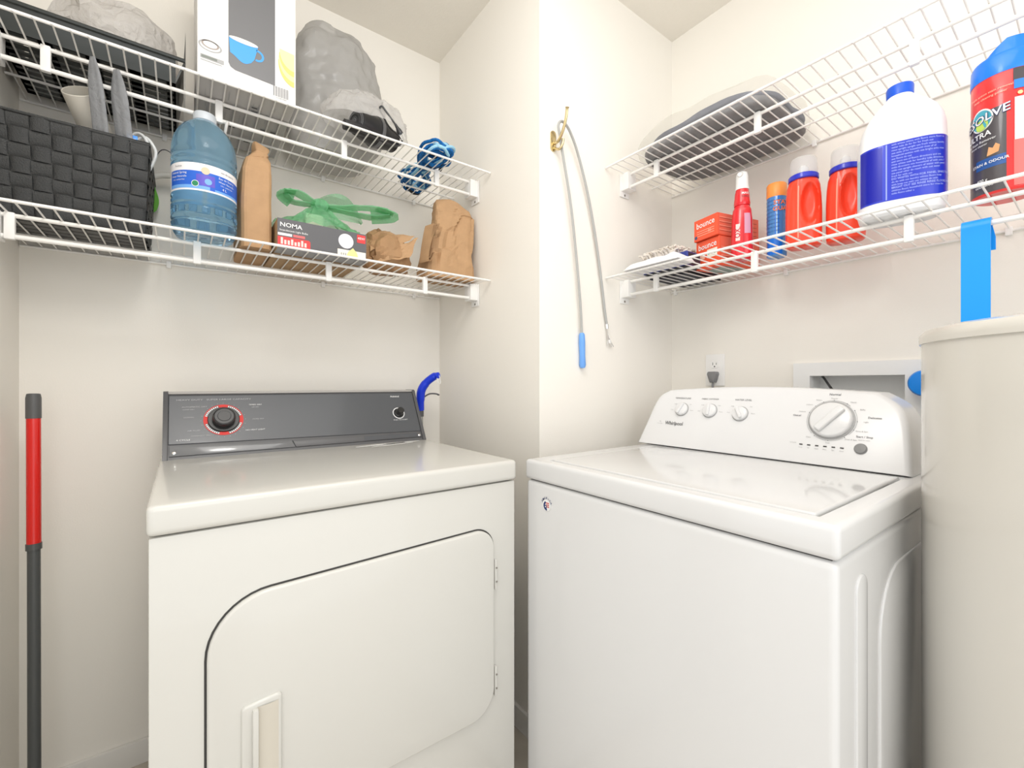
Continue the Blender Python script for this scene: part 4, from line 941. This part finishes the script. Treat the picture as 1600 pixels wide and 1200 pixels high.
# orange dryer-sheet boxes
om = mat('orange_box_print', s2l(240, 90, 55), .4); om2 = mat('orange_side_print', s2l(232, 105, 80), .4); ol = mat('orange_dark_line', s2l(170, 60, 45), .5); pk = mat('peach_line', s2l(250, 190, 165), .5)
def sheet_box(cx, cy, rz, z, hh, w_, l_, label, kind):
    M = Matrix.Translation((cx, cy, z)) @ Matrix.Rotation(rz, 4, 'Z')      # local: x = depth away from the face, -x face is the front, y = along the front
    t = thing('dryer_sheet_box', (cx, cy, z), label, 'box', 'orange dryer sheet boxes')
    f = MB(M).box((0, -w_, 0), (l_, 0, hh), om, .001, 1); f.build('carton', t)
    f = MB(M); o = Vector((-.0005, 0, 0)); A = Vector((0, -1, 0)); Z_ = Vector((0, 0, 1))
    f.text('bounce', .026, o+A*(w_*.50)+Z_*(hh-.020), A+Z_*.03, Z_, white_m, sx=.95, bold=.01)
    if kind == 0:
        for k in range(3): f.quad(o, A, Z_, .012, hh-.040-.007*k, w_-.012, hh-.0385-.007*k, pk)
        f.disc(o, A, Z_, .009, .012, .0055, mat('badge_navy', s2l(60, 80, 120), .5), 16); f.text('80', .012, o+A*(w_*.68)+Z_*.022, A, Z_, pk)
    else:
        f.quad(o, A, Z_, .045, hh-.060, .085, hh-.034, mat('cream_print', s2l(240, 235, 220), .5))
        for k in range(3): f.disc(o+Vector((-.0003, 0, 0)), A, Z_, .052+.012*k, hh-.047, .004, mat('sage_print', s2l(150, 190, 170), .5), 12)
        f.quad(o, A, Z_, .015, hh-.06, .036, hh-.043, pk)
    s0 = Vector((0, -w_-.0005, 0)); Bx = Vector((1, 0, 0))
    f.quad(s0, Bx, Z_, .003, .003, l_-.003, hh-.003, om2)
    for k in range(4): f.quad(s0+Vector((0, -.0003, 0)), Bx, Z_, .008, .012+.013*k, l_-.01, .0135+.013*k, ol); f.quad(s0+Vector((0, -.0003, 0)), Bx, Z_, .008, .016+.013*k, l_*.6, .0172+.013*k, pk)
    # underside print
    u0 = Vector((0, -w_, -.0004)); f.quad(u0, Bx, Vector((0, 1, 0)), .03, .01, l_-.02, w_-.01, mat('base_print_grey', (.30, .36, .33), .5))
    f.build('printed_faces', t); return t
sheet_box(1.352, .809, math.radians(-14), d1, .090, .092, .175, 'lower orange dryer sheet box of the stack of two', 1)
sheet_box(1.344, .812, math.radians(-14), d1+.0912, .068, .094, .178, 'upper orange dryer sheet box resting on another orange box', 0)

# generic lofted bottle ------------------------------------------------
def loft(f, M, rings, m, nt=56, sub=4, th=(0, 2*PI), v=(0, 1), off=0, dent=None):
    """rings: (z, half width, half depth, exponent)"""
    zs = [r[0] for r in rings]
    def at(theta, z):
        for i in range(len(rings)-1):
            if z <= zs[i+1] or i == len(rings)-2: break
        A, B = rings[i], rings[i+1]; t_ = min(1, max(0, (z-A[0])/(B[0]-A[0]+1e-9)))
        hw, hd, ex = [A[k]+(B[k]-A[k])*t_ for k in (1, 2, 3)]
        c_, s_ = math.cos(theta), math.sin(theta); k = (abs(c_)**ex+abs(s_)**ex)**(-1/ex)
        p = Vector(((hw+off)*c_*k, (hd+off)*s_*k, z))
        if dent: p = dent(p, theta, z)
        return p
    return at
def bottle(M, rings, m, nt=64, dent=None, fine=5):
    f = MB(M); at = loft(f, M, rings, m, dent=dent); vs = []; zz = []
    for i in range(len(rings)-1):
        n_ = fine
        for k in range(n_): zz.append(rings[i][0]+(rings[i+1][0]-rings[i][0])*k/n_)
    zz.append(rings[-1][0])
    for z in zz:
        for k in range(nt): vs.append(at(2*PI*k/nt, z))
    fs = [[j*nt+k, j*nt+(k+1) % nt, (j+1)*nt+(k+1) % nt, (j+1)*nt+k] for j in range(len(zz)-1) for k in range(nt)]
    fs += [list(range(nt))[::-1], [(len(zz)-1)*nt+k for k in range(nt)]]
    f.add(vs, fs, m); return f, at
def patch(M, rings, m, th0, th1, z0, z1, off, nt=24, nv=8, f=None, dent=None):
    f = f or MB(M); at = loft(f, M, rings, m, off=off, dent=dent)
    f.sheet(lambda u, v: at(th0+(th1-th0)*u, z0+(z1-z0)*v), nt, nv, m); return f
def camM(x, y, z, extra=0):       # local -Y faces the camera side of the room
    return Matrix.Translation((x, y, z)) @ Matrix.Rotation(math.atan2(y, x)-PI/2+extra, 4, 'Z')

# red spray bottle
M = camM(1.35, .66, d1); rd = mat('red_bottle', s2l(222, 38, 48), .2, .5, coat=.3); pkb = mat('pink_bottle_base', s2l(235, 140, 140), .25, .5, trans=.2)
sp_ = thing('spray_bottle', (1.35, .66, d1), 'slim red spray bottle with white top in front of the orange boxes', 'bottle')
rg = [(0, .024, .020, 2.4), (.004, .028, .024, 2.4), (.03, .030, .025, 2.4), (.12, .028, .023, 2.4), (.150, .025, .021, 2.3), (.162, .020, .018, 2), (.166, .0195, .0175, 2)]
f, at_ = bottle(M, rg, rd); f.build('bottle', sp_)
rg2 = [(.163, .0215, .020, 2), (.17, .0225, .021, 2), (.200, .0195, .0185, 2), (.212, .017, .017, 2), (.214, .016, .016, 2)]
f, _ = bottle(M, rg2, rd); f.build('collar', sp_)
f = MB(M).lathe([(.0185, .211), (.019, .214), (.0175, .222), (.0165, .245), (.0165, .252), (.014, .262), (.007, .267), (0, .268)], (0, 0, 0), white_m, 32); f.tube([(0, 0, .252), (-.004, -.012, .254), (-.006, -.021, .252)], [.011, .009, .006], white_m, 14); f.build('spray_cap', sp_)
f = patch(M, rg, mat('pink_white_print', s2l(250, 210, 205), .5), -2.15, -1.75, .055, .105, .0005)
o_ = M.to_3x3()
def wrapT(f, at, s, th, z, size, m, rot=False, sx=1, bold=0, rad=.028):
    f.text(s, size, (0, 0, 0), (1, 0, 0), (0, 0, 1), m, fn=(lambda x, y: at(th+(-y if rot else x)/rad, z+(x if rot else y))), sx=sx, bold=bold)
ao = loft(None, M, rg, None, off=.0009)
wrapT(f, ao, 'OXI', -1.95, .08, .019, mat('crimson_print', s2l(190, 25, 50), .5), True, bold=.02)
patch(M, rg, mat('pale_mauve_print', s2l(205, 150, 175), .5), -1.35, -.75, .075, .135, .0005, f=f)
patch(M, rg, mat('crimson_print', s2l(190, 25, 50), .5), -1.45, -1.40, .005, .145, .0006, 3, 10, f=f)
ao2 = loft(None, M, rg2, None, off=.0009); wrapT(f, ao2, 'MAX', -1.1, .196, .010, white_m, bold=.01, rad=.02); wrapT(f, ao2, 'FORCE', -1.1, .186, .007, mat('dark_ink', (.07, .07, .07), .5), rad=.02)
f.build('label', sp_)
# aerosol can with orange cap
M = camM(1.395, .582, d1); cn = thing('aerosol_can', (1.395, .582, d1), 'slim blue aerosol can with orange cap between red and orange bottles', 'spray can')
R0 = .0255; rgc = [(0, R0-.002, R0-.002, 2), (.003, R0, R0, 2), (.172, R0, R0, 2)]
cb_ = mat('can_blue', s2l(70, 130, 195), .25, .5, coat=.3); cb2 = mat('can_bright_blue', s2l(0, 110, 215), .25, coat=.3)
f, _ = bottle(M, rgc, cb_); f.build('can_body', cn)
MB(M).lathe([(R0+.0003, .1715), (R0+.0008, .174), (R0+.0005, .208), (R0-.002, .212), (R0-.004, .2125), (0, .213)], (0, 0, 0), mat('apricot_plastic', s2l(250, 155, 75), .35), 40).build('cap', cn)
f = patch(M, rgc, cb2, -1.75, -1.35, .004, .171, .0004); patch(M, rgc, cb2, -2.6, -1.0, .004, .05, .0005, f=f); patch(M, rgc, mat('can_pale', s2l(175, 215, 240), .3), -1.62, -1.50, .05, .171, .0007, f=f)
ao = loft(None, M, rgc, None, off=.0012); kk = mat('dark_ink', (.07, .07, .07), .5)
wrapT(f, ao, 'STATIC', -.78, .152, .017, mat('apricot_print', s2l(245, 130, 50), .5), bold=.02, rad=R0); wrapT(f, ao, 'GUARD', -.8, .134, .017, mat('apricot_print', s2l(245, 130, 50), .5), bold=.02, rad=R0)
for k in range(9): wrapT(f, ao, 'use as directed on fabric', -2.15, .16-.011*k, .0045, mat('navy_print', s2l(40, 55, 110), .5), rad=R0)
f.build('label', cn)
# orange detergent bottles
def detergent(x, y, rot, label):
    M = camM(x, y, d1, rot); t = thing('detergent_bottle', (x, y, d1), label, 'bottle', 'orange detergent bottles')
    dm = mat('orange_detergent_plastic', s2l(243, 72, 45), .28, .5, coat=.15, sss=0)
    rg = [(0, .036, .026, 2.6), (.004, .0405, .030, 2.6), (.02, .042, .031, 2.6), (.10, .042, .031, 2.6), (.140, .0405, .030, 2.4), (.165, .038, .029, 2.2), (.178, .034, .029, 2), (.182, .032, .029, 2)]
    def dent(p, th, z):
        if p.y < 0:
            e = ((p.x-.013)/.0205)**2+((z-.112)/.056)**2
            if e < 1.25: p.y += .021*max(0, 1-e**2.2) if e < 1 else 0
            l_ = abs(p.x+.014+.25*(z-.1)**2*10*.1)
            if l_ < .006: p.y -= .0016*(1-(l_/.006)**2)
        return p
    f, _ = bottle(M, rg, dm, 96, dent, 9); f.build('bottle', t, 60)
    MB(M).lathe([(.034, .180), (.0355, .182), (.0355, .192), (.034, .194), (.030, .194)], (0, 0, 0), mat('cobalt_ring', s2l(40, 50, 190), .3, coat=.3), 40).build('pour_ring', t)
    cp = MB(M).lathe([(.0325, .194), (.0325, .215), (.031, .236), (.029, .240), (.0, .2405), (.0, .2385), (.0275, .2385), (.0295, .234), (.031, .215), (.031, .194)], (0, 0, 0), film('clear_cap_plastic', (.92, .92, .92), .74, .08, (1, 1, 1), 0.0), 40)
    cp.lathe([(.013, .194), (.012, .215), (.006, .222), (0, .222)], (0, 0, 0), mat('spout_clear_white', (.82, .82, .82), .3), 24)
    cp.build('measuring_cap', t)
    f = patch(M, rg, mat('pale_orange_stripe', s2l(250, 150, 125), .35), -1.93, -1.86, .02, .16, .0012, 4, 14, dent=dent); f.build('side_stripe', t)
    return t
detergent(1.357, .4985, math.radians(4), 'orange detergent bottle with clear cap, next to the blue aerosol can')
detergent(1.388, .412, math.radians(-8), 'orange detergent bottle with clear cap, half hidden by the white bleach jug')
# bleach jug
bx, by = 1.297, .283; M = camM(bx, by, d1, math.radians(6)); bl_ = thing('bleach_jug', (bx, by, d1), 'large white bleach jug with blue cap and blue label', 'jug')
wj = mat('white_hdpe', (.83, .84, .86), .35, .4)
rg = [(0, .066, .050, 3), (.005, .072, .056, 3), (.02, .0755, .060, 3), (.155, .0755, .060, 3), (.182, .0735, .058, 2.7), (.208, .067, .053, 2.4), (.234, .055, .044, 2.2), (.256, .039, .034, 2), (.268, .027, .026, 2), (.274, .0225, .0225, 2)]
def dentb(p, th, z):
    if p.x > 0 and z > .155:
        def lin(T_):
            for (a_, b_), (c_, d_) in zip(T_, T_[1:]):
                if z <= c_: return b_+(d_-b_)*(z-a_)/(c_-a_)
            return T_[-1][1]
        p.x *= lin([(.155, .0755), (.192, .0752), (.214, .0715), (.234, .0625), (.250, .050), (.262, .035), (.270, .0255), (.274, .0225)])/lin([(r_[0], r_[1]) for r_ in rg if r_[0] >= .155])
    if z > .17 and p.y < 0 and p.x < .03:
        l_ = abs(p.x+.020-.10*(z-.23))
        if l_ < .008: p.y += .004*(1-(l_/.008)**2)*min(1, (z-.17)/.02)*min(1, max(0, (.255-z)/.02))
    return p
f, _ = bottle(M, rg, wj, 96, dentb, 6); f.build('bottle', bl_, 50)
MB(M).lathe([(.0215, .272), (.0238, .274), (.0245, .293), (.0235, .2965), (0, .2975)], (0, 0, 0), mat('cap_blue', s2l(25, 90, 215), .3), 40).build('cap', bl_)
lb_ = mat('label_royal_blue', s2l(32, 52, 190), .3, coat=.3)
L0, L1 = -2.62, -.22
f = patch(M, rg, lb_, L0, L1, .028, .152, .0006, 48, 8)
ao = loft(None, M, rg, None, off=.0013)
def xat(th): return ao(th, .09)
random.seed(21)
words = 'for household use keep out of reach of children rinse with water and store upright do not mix with other cleaners see panel for directions bright whites fresh laundry sanitize floors sinks tubs'.split()
z = .147; row = 0
while z > .040:
    sz = .0056 if row not in (12, 15) else .0062
    s_ = ''
    for _k in range(8 if row % 6 != 5 else 4): s_ += random.choice(words)+' '
    s_ = s_[:46 if row % 6 != 5 else 20]
    def fnT(x, y, z=z):
        # walk along the label from its left margin by arc length
        th = -1.83+x/.0815; return ao(th, z+y)
    f.text(s_.upper() if row in (12, 15) else s_, sz, (0, 0, 0), (1, 0, 0), (0, 0, 1), mat('label_text_pale', s2l(175, 190, 240), .4), 'LEFT', fn=fnT, sx=.88)
    z -= .0062; row += 1
patch(M, rg, mat('label_line_pale', s2l(140, 155, 225), .4), -1.95, -1.92, .030, .150, .0010, 2, 8, f=f)
patch(M, rg, mat('label_deep_blue', s2l(15, 25, 160), .3), -2.58, -2.02, .032, .148, .0009, 10, 8, f=f)
patch(M, rg, mat('label_pale_cyan', s2l(185, 220, 235), .4), -3.0, -2.66, .03, .14, .0006, 10, 6, f=f)
f.build('label', bl_)
# big carpet-cleaner can
rx, ry = 1.309, .124; M = camM(rx, ry, d1); rc = thing('aerosol_can', (rx, ry, d1), 'large red and black cleaner can with blue cap at the right edge', 'spray can')
RR = .0485; rg = [(0, RR-.003, RR-.003, 2), (.004, RR, RR, 2), (.232, RR, RR, 2), (.238, RR-.003, RR-.003, 2)]
rr_ = mat('can_red', s2l(232, 50, 50), .28, coat=.3); kk2 = mat('can_charcoal', s2l(72, 68, 72), .3, coat=.3)
f, _ = bottle(M, rg, rr_, 64); f.build('can_body', rc)
bc = mat('azure_cap', s2l(20, 125, 240), .3, coat=.2)
f = MB(M).lathe([(RR+.0006, .228), (RR+.001, .232), (RR, .262), (RR-.003, .268), (RR-.012, .270), (0, .270)], (0, 0, 0), bc, 56)
f.sheet(lambda u, v: ((RR-.004-.004*v)*math.cos(-2.4+2.6*u), (RR-.004-.004*v)*math.sin(-2.4+2.6*u), .266+.028*v*min(1, (1-abs(2*u-1.2))*2.5 if u > .3 else u*3)), 24, 6, bc)
f.build('cap', rc)
def rp_(m, t0, t1, z0, z1, o): patch(M, rg, m, t0, t1, z0, z1, o, max(3, int((t1-t0)*12)), 3, f=f)
f = MB(M)
rp_(kk2, -3.05, -1.55, .004, .165, .0005); rp_(mat('can_pale_red', s2l(240, 110, 105), .3), -1.36, -.2, .006, .092, .0010); rp_(mat('label_white', (.83, .82, .84), .4), -1.34, -.25, .092, .172, .0012)
rp_(kk2, -1.38, -.3, .205, .227, .0010); rp_(mat('azure_print', s2l(50, 130, 220), .4), -1.36, -.3, .188, .205, .0012); rp_(mat('navy_blue_band', s2l(40, 85, 150), .4), -2.5, -1.56, .052, .072, .0008)
ao = loft(None, M, rg, None, off=.0018); ao3 = loft(None, M, rg, None, off=.0012)
f.add([ao3(-2.30+.40*math.cos(a)*1.0, .150+.022*math.sin(a)) for a in [2*PI*i/28 for i in range(28)]], [list(range(28))], white_m)
f.add([loft(None, M, rg, None, off=.0015)(-2.30+.35*math.cos(a), .150+.019*math.sin(a)) for a in [2*PI*i/28 for i in range(28)]], [list(range(28))], mat('teal_emblem', s2l(70, 165, 185), .4))
f.add([loft(None, M, rg, None, off=.0016)(-2.27+.22*math.cos(a), .140+.011*math.sin(a)) for a in [2*PI*i/20 for i in range(20)]], [list(range(20))], mat('lime_emblem', s2l(190, 215, 90), .4))
def slant(s, th, z, size, m, k=.20, bold=.0, sx=1): f.text(s, size, (0, 0, 0), (1, 0, 0), (0, 0, 1), m, fn=lambda x, y: ao(th+x/RR, z+y+k*x), sx=sx, bold=bold)
slant('RESOLVE', -2.33, .150, .0215, mat('navy_print', s2l(40, 55, 110), .5), bold=.05)
ao = loft(None, M, rg, None, off=.0022); slant('RESOLVE', -2.33, .150, .0215, white_m, bold=.012)
slant('ULTRA', -2.42, .119, .0145, white_m, .05, .02); slant('Pet Stain Remover', -2.35, .107, .0068, white_m, .03); slant('carpet cleaner', -2.40, .100, .0055, white_m, .03)
slant('STAIN & ODOUR', -2.05, .062, .0072, white_m, .03, .01); slant('400 g', -2.25, .03, .008, white_m, 0); slant('WARNING', -2.2, .018, .006, white_m, 0)
slant('Triple action stain removal', -2.05, .198, .006, pk, .03); slant('deep cleaning power', -2.05, .190, .006, pk, .03)
for k in range(6): slant('directions for use on carpet', -.62, .162-.011*k, .0042, print_lg, 0)
f.add([ao3(-1.92+a, b__) for a, b__ in ((-.18, .075), (.16, .078), (.2, .09), (.08, .096), (0, .088), (-.12, .092))], [[0, 1, 2, 3, 4, 5]], mat('tan_pet_print', s2l(215, 160, 110), .4))
f.add([ao(-1.2+.07*math.cos(a), .179+.0035*math.sin(a)) for a in [2*PI*i/14 for i in range(14)]], [list(range(14))], mat('yellow_print', s2l(238, 230, 150), .5))
f.build('label', rc)
# blue plastic hook strap hanging on the lower rail
HY0, HY1, HX, HZ = .139, .180, XC-.296, Z1-.049
def hookp(d):
    pts = [(HX-.012-d*0, 1.222), (HX-.012, 1.42)]
    for i in range(9): a = PI-PI*i/8; pts.append((HX+.0005+.0125*math.cos(a), HZ-.006+.0125*math.sin(a)+.0015))
    pts += [(HX+.013, 1.40), (HX+.015, 1.375)]
    return pts
f = MB(); pts = hookp(0); vs = []; n_ = len(pts)
for i, (x, z) in enumerate(pts):
    a = Vector(pts[max(0, i-1)]); q = Vector(pts[min(n_-1, i+1)]); tt = (q-a).normalized(); nn_ = Vector((-tt.y, tt.x))*.0028
    y0_, y1_ = (HY0, HY1) if i < n_-2 else (HY0-.004, HY0+.024)
    for (yy, sg) in ((y0_, 1), (y1_, 1), (y1_, -1), (y0_, -1)): vs.append((x+nn_.x*sg, yy, z+nn_.y*sg))
fs = [[i*4+k, i*4+(k+1) % 4, (i+1)*4+(k+1) % 4, (i+1)*4+k] for i in range(n_-1) for k in range(4)]+[[0, 1, 2, 3], [(n_-1)*4+k for k in (3, 2, 1, 0)]]
f.add(vs, fs, mat('sky_blue_plastic', s2l(0, 150, 240), .35))
tag(f.build('strap_hook', None, 30), 'flat bright blue plastic strap hooked over the lower right shelf rail above the tank', 'hook')
